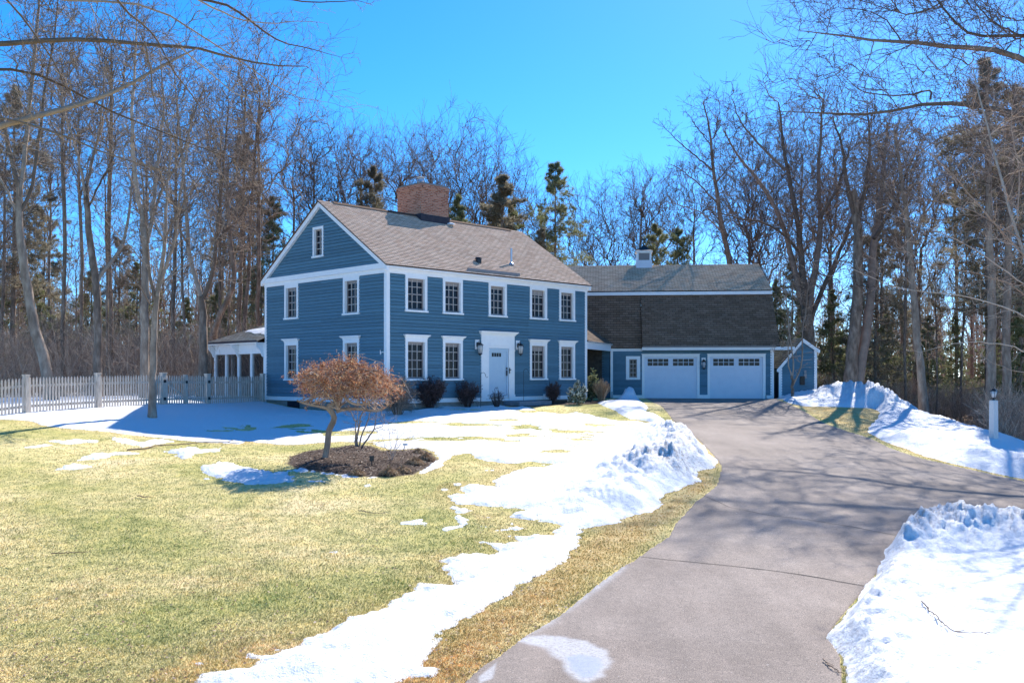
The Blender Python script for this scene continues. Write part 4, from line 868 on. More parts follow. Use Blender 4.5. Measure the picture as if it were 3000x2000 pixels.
roof_plane('roof', [(xa_-.03, 6.5, za_), (xa_-.03, -.14, za_), (xm_, -.14, zm_+.03), (xm_, 6.5, zm_+.03)], M['roof2'], shed, .04)
roof_plane('roof', [(xb_+.03, -.14, zb2), (xb_+.03, 6.5, zb2), (xm_, 6.5, zm_+.028), (xm_, -.14, zm_+.028)], M['roof2'], shed, .04)
c = MB(); c.add([(sx0+.05,.05,-.2), (sx1-.02,.05,-.2), (sx1-.02,.05,zb2-.1), (xm_,.05,zm_-.1), (sx0+.05,.05,za_), (sx0+.05,6.3,-.2), (sx1-.02,6.3,-.2), (sx1-.02,6.3,zb2-.1), (xm_,6.3,zm_-.1), (sx0+.05,6.3,za_)], [(0,1,2,3,4), (9,8,7,6,5), (0,5,6,1), (1,6,7,2), (4,9,5,0)]); c.build('inner_wall', M['blue'], shed)
u = MB(); x = garage_x(2358, -.1); zz_ = sz_(1105); mbox(u, MF, x-.06, x+.07, zz_-.05, zz_+.18, .021, .09); mbox(u, MF, x-.05, x+.06, zz_+.22, zz_+.36, .021, .08); u.build('meter_box', M['sash'], shed)
u = MB(); x = garage_x(2350, -.1); mbox(u, MF, x-.12, x+.10, zz_-.38, zz_+.06, .021, .16); u.build('wood_rack', M['timber'], shed)

# ------------------------------------------------------------------ picket fence and gates
FA = np.array(uz(76, 0, 30.5)[:2]); FB = np.array(uz(766, 0, 42.2)[:2]); fd_ = (FB-FA)/np.linalg.norm(FB-FA); FRZ = math.atan2(fd_[1], fd_[0])
def fpos(px): k = (px-1500)/F; return (k*FA[1]-FA[0])/(fd_[0]-k*fd_[1])
fence = empty('picket_fence', (FA[0], FA[1], 0), FRZ, 'weathered grey picket fence running from the left edge to the blue house', 'fence')
def fgz(s): p = FA+fd_*s; return gz(p[0], p[1])
def fpost(s, h=1.27, w=.15, parent=None, wide=1.0):
    z = fgz(s)-.25; p = MB(); p.box(s-w*wide/2, s+w*wide/2, -w/2, w/2, z, z+.25+h-.05); p.box(s-w*wide/2-.015, s+w*wide/2+.015, -w/2-.015, w/2+.015, z+.25+h-.05, z+.25+h); return p.build('post', M['fence'], parent or fence, bevel=.006)
def panel(s0, s1, parent, name='picket_panel', h=1.12, off=0.0):
    mb = MB(); n = max(3, int(round((s1-s0)/.128))); r = random.Random(int(s0*100)+7)
    for k in range(n):
        s = s0+(k+.5)*(s1-s0)/n; z = fgz(s)+.05; w = .032; hh = h+r.uniform(-.012, .012); t = r.uniform(-.006, .006)
        mb.prism([(s-w, z), (s+w, z), (s+w+t, z+hh-.10), (s+w*.72+t, z+hh-.045), (s+t, z+hh), (s-w*.72+t, z+hh-.045), (s-w+t, z+hh-.10)], -.035, -.015, lambda u, v, a: (u, a, v))
    for q in (.20, .86):
        za, zb = fgz(s0)+q, fgz(s1)+q
        mb.add([(s0,-.014,za), (s1,-.014,zb), (s1,-.014,zb+.08), (s0,-.014,za+.08), (s0,.025,za), (s1,.025,zb), (s1,.025,zb+.08), (s0,.025,za+.08)], [(0,1,2,3), (7,6,5,4), (0,4,5,1), (3,2,6,7), (0,3,7,4), (1,5,6,2)])
    return mb.build(name, M['fence'], parent)
bay = fpos(286)-fpos(76)
posts = [-bay*1.0, 0.0, fpos(286), fpos(478), fpos(608), fpos(769)]
for s in posts: fpost(s, wide=1.5 if abs(s-fpos(478)) < .01 or abs(s-fpos(608)) < .01 else 1.0)
fp = fpost(posts[0]-bay)
for a, b in ((posts[0]-bay, posts[0]), (posts[0], 0), (0, posts[2]), (posts[2], posts[3]), (posts[4], posts[5])): panel(a+.08, b-.08, fence)
gm = fpos(543)
for nm, a, b, flip, lab in (('picket_gate', posts[3]+.13, gm-.05, 0, 'left leaf of the picket gate with a diagonal brace and a small black hinge'), ('picket_gate', gm+.05, posts[4]-.13, 1, 'right leaf of the picket gate, the one nearer the blue house')):
    g = empty(nm, (FA[0], FA[1], 0), FRZ, lab, 'gate', 'leaves of the picket gate'); panel(a, b, g)
    z0, z1 = fgz(a)+.26, fgz(b)+.26; br = MB(); (p, q) = ((a, z0+.62), (b, z1+.0)) if not flip else ((a, z0+0), (b, z1+.62))
    br.add([(p[0],-.013,p[1]), (q[0],-.013,q[1]), (q[0],-.013,q[1]+.07), (p[0],-.013,p[1]+.07), (p[0],.02,p[1]), (q[0],.02,q[1]), (q[0],.02,q[1]+.07), (p[0],.02,p[1]+.07)], [(0,1,2,3), (7,6,5,4), (0,4,5,1), (3,2,6,7)]); br.build('brace', M['fence'], g)
    hs = a-.13 if not flip else b+.13
    for z in (.20, .88): h = MB(); h.box(hs-.06, hs+.06, -.10, -.078, fgz(hs)+z, fgz(hs)+z+.11); h.build('hinge', M['black'], g)
    ed = b if not flip else a
    if not flip: fpm = MB(); z = fgz(gm); fpm.box(gm-.07, gm+.07, -.06, .06, z+.03, z+1.2); fpm.build('gate_post', M['fence'], g, bevel=.006); l = MB(); l.box(gm-.05, gm+.05, -.085, -.061, z+.86, z+.96); l.build('latch', M['black'], g)

# ------------------------------------------------------------------ lamp post, hooks, garden lights
x, y, z = G(2911, 32); z = snow_top(x, y)-.05
zt_ = (HZ-1172)/F*32
lp = empty('lamp_post', (x, y, 0), .35, 'speckled granite lamp post with a black lantern beside the snowbank', 'lamp post')
p = MB(); w = .10; zb3 = gz(x, y)-.3; p.add([(sx*w*a, sy*w*a, zz) for zz, a in ((zb3, 1.06), (zt_-.02, .98), (zt_, .85)) for sx, sy in ((-1,-1),(1,-1),(1,1),(-1,1))], [(0,1,5,4),(1,2,6,5),(2,3,7,6),(3,0,4,7),(4,5,9,8),(5,6,10,9),(6,7,11,10),(7,4,8,11),(8,9,10,11),(3,2,1,0)]); p.build('granite_post', M['granite'], lp, bevel=.008)
l = MB(); l.lathe([(.045,zt_), (.04,zt_+.05), (.07,zt_+.07), (.075,zt_+.09)], sides=8); l.lathe([(.125,zt_+.31), (.12,zt_+.33), (.07,zt_+.37), (.05,zt_+.38), (.05,zt_+.41), (.015,zt_+.43), (.01,zt_+.46)], sides=8)
for k in range(6): a = k*pi/3; l.tube([(.078*cos(a), .078*sin(a), zt_+.08), (.125*cos(a), .125*sin(a), zt_+.315)], .007, 4)
l.build('lantern_cage', M['black'], lp); g = MB(); g.lathe([(.066,zt_+.09), (.115,zt_+.309)], sides=12); g.build('lantern_glass', M['brass'], lp, smooth=True)
def hook(px, pyb, pyt, Y, lab, big=1):
    x, y, z = G(px, Y); zt = (HZ-pyt)/F*Y; h = MB(); r = .10
    pts = [(0,0,z-.1), (0,0,zt-r)] + [(r-r*cos(a), 0, zt-r+r*sin(a)) for a in np.linspace(.2, pi-.1, 8)]
    pts += [(2*r+.02,0,zt-r-.08), (2*r+.06,0,zt-r-.11), (2*r+.10,0,zt-r-.07)] if big else [(2*r,0,zt-r-.06)]
    o = h.tube(pts, .009, 6).build('shepherd_hook', M['black'], None); o.location = (x, y, 0); return tag(o, lab, 'garden hook', 'shepherd hooks by the front door')
hook(1408, 1185, 1091, 39.1, 'black shepherd hook standing left of the front door', 1)
hook(1534, 1172, 1081, 41.2, 'black shepherd hook standing between the front door and a window', 0)
x, y, z = G(1620, 42.6); s = MB(); zt2 = (HZ-1116)/F*42.6; s.tube([(-.15,0,z-.05), (-.15,0,zt2), (.15,0,zt2), (.15,0,z-.05)], .012, 4); s = s.build('plant_support', M['black'], None); s.location = (x, y, 0); tag(s, 'thin black metal frame behind the small bush right of the door', 'frame')
xs1 = W(1089, 1367); s = empty('garden_light', (xs1[0], xs1[1], gz(*xs1)), .2, 'dark square solar garden light in the mulch bed', 'garden light')
b = MB(); b.box(-.055,.055,-.02,.02,.14,.27); b.build('lamp_head', M['black'], s, bevel=.006); b = MB(); b.tube([(0,0,-.05),(0,0,.14)], .012, 6); b.build('stake', M['black'], s)
xs1 = W(1182, 1322); s = empty('spotlight', (xs1[0], xs1[1], gz(*xs1)), .2, 'small silver solar spotlight on a tilted stake behind the mulch bed', 'garden light')
b = MB(); b.box(-.02,.11,-.05,.05,.17,.22); b.build('lamp_head', M['metal'], s, bevel=.006); b = MB(); b.tube([(-.02,0,-.05),(.04,0,.17)], .011, 6); b.build('stake', M['lead'], s)

# ------------------------------------------------------------------ trees
def interp(P, R, t):
    """points along each polyline of parents: P (B,N,3), t (B,k) in 0..1 -> pos (B,k,3), tan, rad"""
    N = P.shape[1]; f = t*(N-1); i = np.clip(np.floor(f).astype(int), 0, N-2); w = (f-i)[..., None]
    b = np.arange(P.shape[0])[:, None]
    a, c = P[b, i], P[b, i+1]; return a*(1-w)+c*w, (c-a)/(np.linalg.norm(c-a, axis=-1, keepdims=True)+1e-9), R[b, i]*(1-w[..., 0])+R[b, i+1]*w[..., 0]
def children(rng, P, R, k, t0, t1, ang, lf, npts, trop=.15, wob=.18, rf=.6, tip=.3, lenref=None, taper=.55, rmin=.0, keep=1.0, flat=0.0):
    B = P.shape[0]; t = t0+(t1-t0)*((np.arange(k)[None]+rng.random((B, k)))/k)
    pos, tan, rad = interp(P, R, t)
    L = np.linalg.norm(np.diff(P, axis=1), axis=2).sum(1)[:, None] if lenref is None else lenref
    ln = L*lf*(1-taper*(t-t0)/(t1-t0+1e-9))*(.6+.7*rng.random((B, k)))
    rnd = rng.normal(size=(B, k, 3)); rnd[..., 2] *= (1-flat); perp = rnd - (rnd*tan).sum(-1, keepdims=True)*tan; perp /= np.linalg.norm(perp, axis=-1, keepdims=True)+1e-9
    a = np.radians(ang*(.7+.6*rng.random((B, k))))[..., None]
    d = np.cos(a)*tan + np.sin(a)*perp
    pos = pos.reshape(-1, 3); d = d.reshape(-1, 3); ln = ln.ravel(); rad = rad.ravel()
    if keep < 1: m = rng.random(len(ln)) < keep; pos, d, ln, rad = pos[m], d[m], ln[m], rad[m]
    step = ln/(npts-1); pts = [pos]
    bend = rng.normal(size=d.shape)*wob*.5
    for j in range(npts-1):
        d = d + bend + rng.normal(size=d.shape)*wob*.6 + np.array([0, 0, trop]); d /= np.linalg.norm(d, axis=1, keepdims=True)
        pts.append(pts[-1]+d*step[:, None])
    P2 = np.stack(pts, 1); r0 = np.maximum(rad*rf, rmin); R2 = r0[:, None]*np.linspace(1, tip, npts)[None]; return P2, np.maximum(R2, rmin*.7)
def smooth_path(pts, n=14, rng=None, wob=0.0):
    pts = np.array(pts, float); d = np.r_[0, np.cumsum(np.linalg.norm(np.diff(pts, axis=0), axis=1))]; t = np.linspace(0, d[-1], n)
    out = np.stack([np.interp(t, d, pts[:, i]) for i in range(3)], 1)
    k = out.copy(); k[1:-1] = (out[:-2]+2*out[1:-1]+out[2:])/4
    if wob and rng is not None: k[1:-1] += rng.normal(size=k[1:-1].shape)*wob
    return k
def merge_tubes(lst):
    Vs, Qs, n = [], [], 0
    for P, R, S in lst: V, Q = tubes(P, R, S); Vs.append(V); Qs.append(Q+n); n += len(V)
    return np.concatenate(Vs), np.concatenate(Qs)
def crown_levels(rng, base, spec, rmin):
    """spec: list of dicts, one per order of branching"""
    out = []; P, R = base
    for k, s in enumerate(spec):
        s = dict(s); S = s.pop('S'); P, R = children(rng, P, R, rmin=rmin, **s); out.append((P, R, S))
    return out
def bare_crown(rng, trunkP, trunkR, dens=1.0, rmin=.009, ang1=42, lf1=.42, t0=.38, n1=15, trop1=.10, twigs=True):
    n = lambda x: max(2, int(round(x*dens)))
    l1 = children(rng, trunkP, trunkR, n1, t0, .97, ang1, lf1, 10, trop=trop1, wob=.11, rf=.36, tip=.22, rmin=rmin*1.8, taper=.58)
    l2 = children(rng, *l1, n(6), .22, .98, 34, .48, 7, trop=.08, wob=.10, rf=.55, tip=.3, rmin=rmin*1.3)
    l3 = children(rng, *l2, n(6), .15, .98, 31, .52, 5, trop=.06, wob=.09, rf=.62, tip=.4, rmin=rmin*1.05)
    out = [(*l1, 6), (*l2, 4), (*l3, 3)]
    if twigs:
        l4 = children(rng, *l3, n(4), .15, 1.0, 28, .68, 4, trop=.05, wob=.09, rf=.75, tip=.6, rmin=rmin)
        out.append((*l4, 3))
        if twigs == 2: out.append((*children(rng, *l4, n(3), .1, 1.0, 38, .6, 3, trop=.03, wob=.2, rf=.8, tip=.7, rmin=rmin*.9), 3))
    return out
PROTO = {}
def bare_proto(key, seed, h, r0, fork=None, lean=(0, 0), dens=1.0, ang1=42, lf1=.42, t0=.38, n1=15, wob=.16, twigs=True, limbs=0, rmin=.0078, dome=0):
    rng = np.random.default_rng(seed)
    pts = [(0, 0, -.3)]; z = 0; x = y = 0; dx, dy = rng.normal(size=2)*.03
    N = 10
    for k in range(1, N+1):
        dx += rng.normal()*.012; dy += rng.normal()*.012; x += (lean[0]+dx)*h/N; y += (lean[1]+dy)*h/N; pts.append((x, y, h*k/N))
    T = smooth_path(pts, 16, rng, wob*.25); R = r0*(1-.93*np.linspace(0, 1, 16)**.9); R[0] *= 1.45; R[1] *= 1.12
    if dome:    # short bole breaking into many rising limbs that together make a rounded crown
        T = T[:8]; T = smooth_path(T, 16); R = r0*(1-.45*np.linspace(0, 1, 16)); R[0] *= 1.4
        L = children(rng, T[None], R[None], dome, .55, .99, 30, 1.0, 14, trop=.035, wob=.07, rf=.55, tip=.10, taper=.0, rmin=rmin*2, lenref=np.full((1, 1), h*.62))
        L2 = children(rng, *L, 5, .15, .75, 30, .55, 9, trop=.05, wob=.1, rf=.6, tip=.2, taper=.4, rmin=rmin*2)
        tr = [(T[None], R[None], 9), (*L, 7)]
        cr = [(*L2, 6)] + bare_crown(rng, *L, dens=dens, ang1=34, lf1=.26, t0=.3, n1=8, twigs=twigs, rmin=rmin) + bare_crown(rng, *L2, dens=dens, ang1=34, lf1=.32, t0=.25, n1=4, twigs=twigs, rmin=rmin)
        PROTO[key] = (merge_tubes(tr), merge_tubes(cr)); return PROTO[key]
    tr = [(T[None], R[None], 9)]
    bases = (T[None], R[None])
    cr = bare_crown(rng, *bases, dens=dens, ang1=ang1, lf1=lf1, t0=t0, n1=n1, twigs=twigs, rmin=rmin)
    if limbs:   # heavy forks sweeping up like a vase
        L = children(rng, T[None], R[None], limbs, t0*.75, t0*1.5, 26, .72, 12, trop=.05, wob=.09, rf=.58, tip=.10, taper=.35, rmin=rmin*2)
        tr.append((*L, 7)); cr += bare_crown(rng, *L, dens=dens*.85, ang1=36, lf1=.36, t0=.25, n1=8, twigs=twigs, rmin=rmin)
    PROTO[key] = (merge_tubes(tr), merge_tubes(cr)); return PROTO[key]
_me = {}
def mesh_of(key, part, m):
    k = (key, part, m.name)
    if k not in _me:
        V, Q = PROTO[key][part][:2]; T = PROTO[key][part][2] if len(PROTO[key][part]) > 2 else None
        o = np_mesh('tmp', V, Q if len(Q) else None, T, mat=m, smooth=(part == 0)); _me[k] = o.data; bpy.data.objects.remove(o)
    return _me[k]
def place_tree(key, X, Y, rz, s, label, group, name='bare_tree', mt='bark', mc='twig', sz=None, cat='tree', z=None, crown='crown', trunk='trunk'):
    z = gz(X, Y) if z is None else z
    e = empty(name, (X, Y, z-.1), rz, label, cat, group); e.scale = (s, s, sz or s)
    for part, nm, m in ((0, trunk, mt), (1, crown, mc)):
        me = mesh_of(key, part, M[m]); o = bpy.data.objects.new(nm, me); COL.objects.link(o); o.parent = e
    return e

def grow_net(nodes, par, pts, bf, up=.0):
    """joins crown points to the growing wood, always by the shortest way back to the trunk: nodes, parents, order"""
    nodes = [np.array(p, float) for p in nodes]; par = list(par)
    pl = [0.0]*len(nodes)
    for i in range(1, len(nodes)): pl[i] = pl[par[i]] + np.linalg.norm(nodes[i]-nodes[par[i]])
    N = len(pts); best = np.full(N, 1e9); bp = np.zeros(N, int); bd = np.zeros(N)
    def upd(i):
        v = pts-nodes[i]; d = np.sqrt((v*v).sum(1)); c = d*(1+.9*np.clip(-v[:,2]/(d+1e-6)+up, 0, 1)) + bf*(pl[i]+d)
        m = c < best; best[m] = c[m]; bp[m] = i; bd[m] = d[m]
    for i in range(len(nodes)): upd(i)
    free = np.ones(N, bool)
    for _ in range(N):
        j = int(np.argmin(np.where(free, best, 1e12))); free[j] = False; p = bp[j]
        nodes.append(pts[j]); par.append(p); pl.append(pl[p]+bd[j]); upd(len(nodes)-1)
    return np.array(nodes), np.array(par), np.array(pl)
def net_tubes(rng, nodes, par, fixed, rtip, expo=2.35, curve=.35, wob=.05):
    """smooth tapered tubes for every piece of wood past the fixed skeleton; radii follow the pipe rule"""
    n = len(nodes); acc = np.zeros(n); kids = np.zeros(n, int)
    for i in range(n-1, fixed-1, -1):
        if kids[i] == 0: acc[i] += rtip**expo
        acc[par[i]] += acc[i]; kids[par[i]] += 1
    r = acc**(1/expo); r = np.maximum(r, rtip)
    d = np.zeros((n, 3)); 
    for i in range(fixed, n): v = nodes[i]-nodes[par[i]]; d[i] = v/(np.linalg.norm(v)+1e-9)
    I = np.arange(fixed, n); a = nodes[par[I]]; b = nodes[I]; L = np.linalg.norm(b-a, axis=1)[:,None]
    pd = np.where((par[I] >= fixed)[:,None], d[par[I]], d[I]); t = np.linspace(0, 1, 5)[None,:,None]
    m0 = a + pd*L*curve; m1 = b - d[I]*L*.3
    P = (1-t)**3*a[:,None]+3*(1-t)**2*t*m0[:,None]+3*(1-t)*t*t*m1[:,None]+t**3*b[:,None]
    P[:,1:-1] += rng.normal(size=P[:,1:-1].shape)*wob*L[:,None]
    # a side shoot starts no thicker than it is itself
    main = np.zeros(n, int)-1; big = np.zeros(n)
    for i in range(fixed, n):
        if r[i] > big[par[i]]: big[par[i]] = r[i]; main[par[i]] = i
    r0 = np.where(main[par[I]] == I, np.where(par[I] >= fixed, r[par[I]], r[I]*1.15), r[I]*1.1); tt = np.linspace(0, 1, 5)[None]
    R = r0[:,None]*(1-tt)+r[I][:,None]*tt
    return P, R, r[I]
def net_tree(rng, nodes, par, pts, bf, rtip, k4=3, twl=.75, rbig=.045, trop=.05, curve=.35, expo=2.35, k5=2, wob=.05):
    fixed = len(nodes); N, Pa, pl = grow_net(nodes, par, pts, bf); P, R, r = net_tubes(rng, N, Pa, fixed, rtip, expo, curve, wob)
    big = r > rbig; mid = (~big) & (r > rtip*2.4); sm = ~(big | mid)
    trunk = [(P[big], R[big], 7)] if big.any() else []
    crown = [(P[mid], R[mid], 4), (P[sm], R[sm], 3)]
    src = (np.concatenate([P[sm], P[mid]]), np.concatenate([R[sm], R[mid]]))
    t1 = children(rng, *src, k4, .15, 1.0, 30, 1.0, 4, trop=trop, wob=.06, rf=.8, tip=.55, taper=.2, rmin=rtip*.8, lenref=np.full((1, 1), twl)); crown.append((*t1, 3))
    if k5: crown.append((*children(rng, *t1, k5, .2, 1.0, 30, .7, 3, trop=trop, wob=.05, rf=.8, tip=.7, rmin=rtip*.7), 3))
    return trunk, crown, acc_root(Pa, fixed, len(N), rtip, expo)
def acc_root(Pa, fixed, n, rtip, expo):
    acc = np.zeros(n); kids = np.zeros(n, int)
    for i in range(n-1, 0, -1):
        if i >= fixed and kids[i] == 0: acc[i] += rtip**expo
        acc[Pa[i]] += acc[i]; kids[Pa[i]] += 1
    return acc[:fixed]**(1/expo)
def net_proto(key, seed, h, cb, rad, n=900, shape='oval', rtip=.012, bf=.55, lean=.03, k4=3, k5=1, twl=1.0, expo=2.35, lead=.6):
    """whole bare tree: bole to cb*h, crown points filling a rounded envelope up to h"""
    rng = np.random.default_rng(seed); z0 = cb*h; top = z0+(h-z0)*lead
    nz = 14; z = np.linspace(0, top, nz); lx = np.cumsum(rng.normal(size=(nz, 2))*.05+rng.normal(size=2)*lean, 0)*.6; nodes = np.c_[lx-lx[0], z]; nodes[0, 2] = -.3
    par = [0]+list(range(nz-1)); P = []
    while len(P) < n:
        u = rng.normal(size=3); u /= np.linalg.norm(u); u *= rng.random()**(1/2.2); zz = (u[2]+1)/2
        w = {'oval': 1.0, 'vase': .45+.75*zz, 'column': .8}[shape]; x, y = u[0]*rad*w, u[1]*rad*w
        q = np.array([x, y, z0*.92+(h-z0*.92)*zz**.9]); q[:2] += np.array([np.interp(q[2], z, nodes[:,0]), np.interp(q[2], z, nodes[:,1])])
        P.append(q)
    P = np.array(P); tr, cr, rr = net_tree(rng, nodes, par, P, bf, rtip, k4=k4, k5=k5, twl=twl, expo=expo, wob=.025, curve=.25)
    R = np.maximum(rr, rtip*3)*1.05; R[0] *= 1.35; R[1] = max(R[1], R[2])
    tr.append((nodes[None], R[None], 9)); PROTO[key] = (merge_tubes(tr), merge_tubes(cr)); return R[1]
# conifers: trunk, whorled limbs, twigs carrying tufts of needles
def tufts(rng, P, R, k, n, size, width, up=.25, spread=1.0, t0=.25, seedcol=None):
    B = P.shape[0]; t = t0+(1-t0)*rng.random((B, k)); pos, tan, _ = interp(P, R, t); pos = pos.reshape(-1, 3); tan = tan.reshape(-1, 3)
    pos = np.repeat(pos, n, 0); tan = np.repeat(tan, n, 0); C = len(pos)
    d = tan*.5 + rng.normal(size=(C, 3))*spread*.6 + np.array([0, 0, up]); d /= np.linalg.norm(d, axis=1, keepdims=True)
    s = size*(.5+.8*rng.random(C)); side = np.cross(d, rng.normal(size=(C, 3))); side /= np.linalg.norm(side, axis=1, keepdims=True)+1e-9; w = width*(.6+.8*rng.random(C))
    V = np.stack([pos-side*w[:,None]*.5, pos+side*w[:,None]*.5, pos+d*s[:,None]], 1).reshape(-1, 3)
    return V, np.arange(C*3).reshape(-1, 3)
def pine_proto(key, seed, h, r0, clear=.25, rad=3.2, n1=70, droop=-.02, tuft=9, needles=9, size=.20, width=.022, shape='pine', gaps=.0, k2=9):
    rng = np.random.default_rng(seed); N = 14
    T = smooth_path([(0, 0, -.3)] + [(rng.normal()*.06, rng.normal()*.06, h*k/8) for k in range(1, 9)], N); R = r0*(1-.9*np.linspace(0, 1, N)); R[0] *= 1.3
    z = clear+(1-clear)*(np.arange(n1)+rng.random(n1))/n1
    if gaps: z = z + .25*(clear+(1-clear)*(np.floor((z-clear)/(1-clear)*13)/13) - z); z = np.clip(z, clear*.9, .99)
    zz = (z-clear)/(1-clear)
    prof = (1-zz)**.75*(.55+.45*np.clip(zz*3+.35, 0, 1)) + .06 if shape == 'pine' else (1-zz)**.95+.04
    ln = rad*prof*(.55+.75*rng.random(n1)); a = rng.random(n1)*2*pi
    pos, _, rr = interp(T[None], R[None], z[None]); pos = pos[0]
    d = np.stack([np.cos(a), np.sin(a), np.where(zz > .75, .7, .12)+rng.normal(size=n1)*.1], 1); d /= np.linalg.norm(d, axis=1, keepdims=True)
    pts = [pos]
    for j in range(6): d = d + np.array([0, 0, droop + .05*(j > 3)]) + rng.normal(size=d.shape)*.06; d /= np.linalg.norm(d, axis=1, keepdims=True); pts.append(pts[-1]+d*(ln/6)[:,None])
    P1 = np.stack(pts, 1); R1 = np.maximum(rr[0]*.28, .012)[:,None]*np.linspace(1, .25, 7)[None]
    P2, R2 = children(rng, P1, R1, k2, .12, 1.0, 52, .42, 4, trop=.05, wob=.15, rf=.5, rmin=.006, flat=.55)
    P3, R3 = children(rng, P2, R2, 3, .2, 1.0, 40, .5, 3, trop=.06, wob=.1, rf=.6, rmin=.005, flat=.4)
    PROTO[key] = [merge_tubes([(T[None], R[None], 8), (P1, R1, 4), (P2, R2, 3)])]
    v1, t1 = tufts(rng, P3, R3, tuft, max(1, needles//3), size, width, t0=.1); v2, t2 = tufts(rng, P2, R2, tuft, max(1, needles//4), size, width, t0=.15)
    PROTO[key].append((np.concatenate([v1, v2]), np.zeros((0, 4), int), np.concatenate([t1, t2+len(v1)])))

net_proto('b1', 101, 21, .50, 2.9, n=387, shape='vase', rtip=0.0098, bf=1.15, expo=2.15)
net_proto('b2', 102, 22, .42, 3.6, n=475, shape='oval', rtip=0.0098, bf=1.15, expo=2.15)
net_proto('b3', 103, 18, .45, 2.6, n=350, shape='vase', rtip=0.0094, bf=1.15, expo=2.15)
net_proto('b4', 104, 20, .34, 4.6, n=562, shape='oval', rtip=0.0101, bf=1.15, expo=2.15)
net_proto('b5', 105, 22, .58, 2.6, n=350, shape='oval', rtip=0.0098, bf=1.15, expo=2.15)
net_proto('b6', 106, 15, .30, 1.9, n=262, shape='column', rtip=0.0070, bf=1.15, expo=2.15)
net_proto('v1', 107, 19, .30, 4.6, n=625, shape='vase', rtip=0.0098, lead=.25, bf=1.15, expo=2.15)
net_proto('v2', 108, 20, .34, 4.0, n=562, shape='vase', rtip=0.0098, lead=.3, bf=1.15, expo=2.15)
net_proto('v3', 118, 18, .28, 3.6, n=500, shape='vase', rtip=0.0098, lead=.2, bf=1.15, expo=2.15)
net_proto('s1', 109, 7, .15, 1.6, n=162, shape='vase', rtip=0.0055, lead=.3, twl=.5, bf=1.15, expo=2.15)
pine_proto('p1', 201, 19, .22, clear=.30, rad=4.0, n1=70, gaps=1, tuft=9, needles=9, size=.30, width=.024)
pine_proto('p2', 202, 16, .18, clear=.12, rad=4.2, n1=80, gaps=1, tuft=9, needles=9, size=.28, width=.024)
pine_proto('p3', 203, 11, .15, clear=.05, rad=3.0, n1=110, droop=-.05, tuft=9, needles=8, size=.18, width=.026, shape='cone')
pine_proto('p4', 204, 8, .10, clear=.02, rad=2.6, n1=80, droop=-.05, tuft=9, needles=8, size=.17, width=.028, shape='cone')

# hand drawn trees: every limb follows a path seen in the photograph, set at its own distance with real thickness
def limb(px, Y, dY=0.0, n=14, rng=None, wob=0.0):
    P = [at3(x, y, Y+dY*k/(len(px)-1)) for k, (x, y) in enumerate(px)]; return smooth_path(P, n, rng, wob)
def custom_tree(name, label, seed, Y, limbs, mt='bark', mc='twig', rmin=.006, dens=1.0, lf=(.34, .45, .5), k=(9, 6, 5), ang=42, trop=.04, levels=3, group=None, t0=.12, rs_=1.0, spread=1.0, density=.55, upw=.35, bfac=.45, k4=2, k5=1, cat='tree', sides=9, base=None, lvl4=0):
    """limbs: list of (pixel path, r_start, r_end, depth change, is_trunk)"""
    rng = np.random.default_rng(seed); tr = []; cr = []
    for it in limbs:
        path, r0, r1, dY = it[:4]; r0 *= rs_; r1 *= rs_; y0 = Y + (it[5] if len(it) > 5 else 0)
        P = limb(path, y0, dY, 16, rng, .012*Y/30); R = np.linspace(1, 0, 16)**.8*(r0-r1)+r1
        if it[4]:
            g0 = gz(P[0, 0], P[0, 1])-.2
            if P[0, 2] > g0: P[0, 2] = g0
            R[0] *= 1.4; R[1] *= 1.12
        (tr if it[4] else cr).append((P[None], R[None], sides if it[4] else 6))
        a, b = (.45, .99) if it[4] else (t0, .99)
        if it[4] == 2: continue
        L = np.linalg.norm(np.diff(P, axis=0), axis=1).sum(); rho = spread*min(2.6, max(.5, L*.22))*(1 if not it[4] else .8)
        npt = int(max(12, min(260, L*rho*density*26/ (1+.0*Y)))); tt_ = a+(b-a)*rng.random(npt)**.8
        q, tan, _ = interp(P[None], R[None], tt_[None]); q = q[0]; tan = tan[0]; off = rng.normal(size=(npt, 3)); off /= np.linalg.norm(off, axis=1, keepdims=True)
        q = q + off*(rho*(.15+.85*rng.random(npt)**.7)*(1-.35*tt_))[:,None] + tan*(rho*.55*rng.random(npt))[:,None] + np.array([0, 0, 1.0])*(rho*upw*rng.random(npt))[:,None]
        Pd = smooth_path(P, 40); t_, c_, rr_ = net_tree(rng, Pd, [0]+list(range(39)), q, bfac, rmin*1.15, k4=k4, twl=max(.18, rho*.38), rbig=9, trop=trop, curve=.4, k5=k5)
        cr += c_
    org = np.array(base if base is not None else limb(limbs[0][0], Y, 0, 2)[0], float)
    e = empty(name, tuple(org), 0, label, cat, group)
    if tr: V, Q = merge_tubes(tr); np_mesh('trunk', V-org, Q, mat=M[mt], parent=e, smooth=True)
    V, Q = merge_tubes(cr); np_mesh('crown', V-org, Q, mat=M[mc], parent=e)
    return e

M['birch'] = M['barkpale']
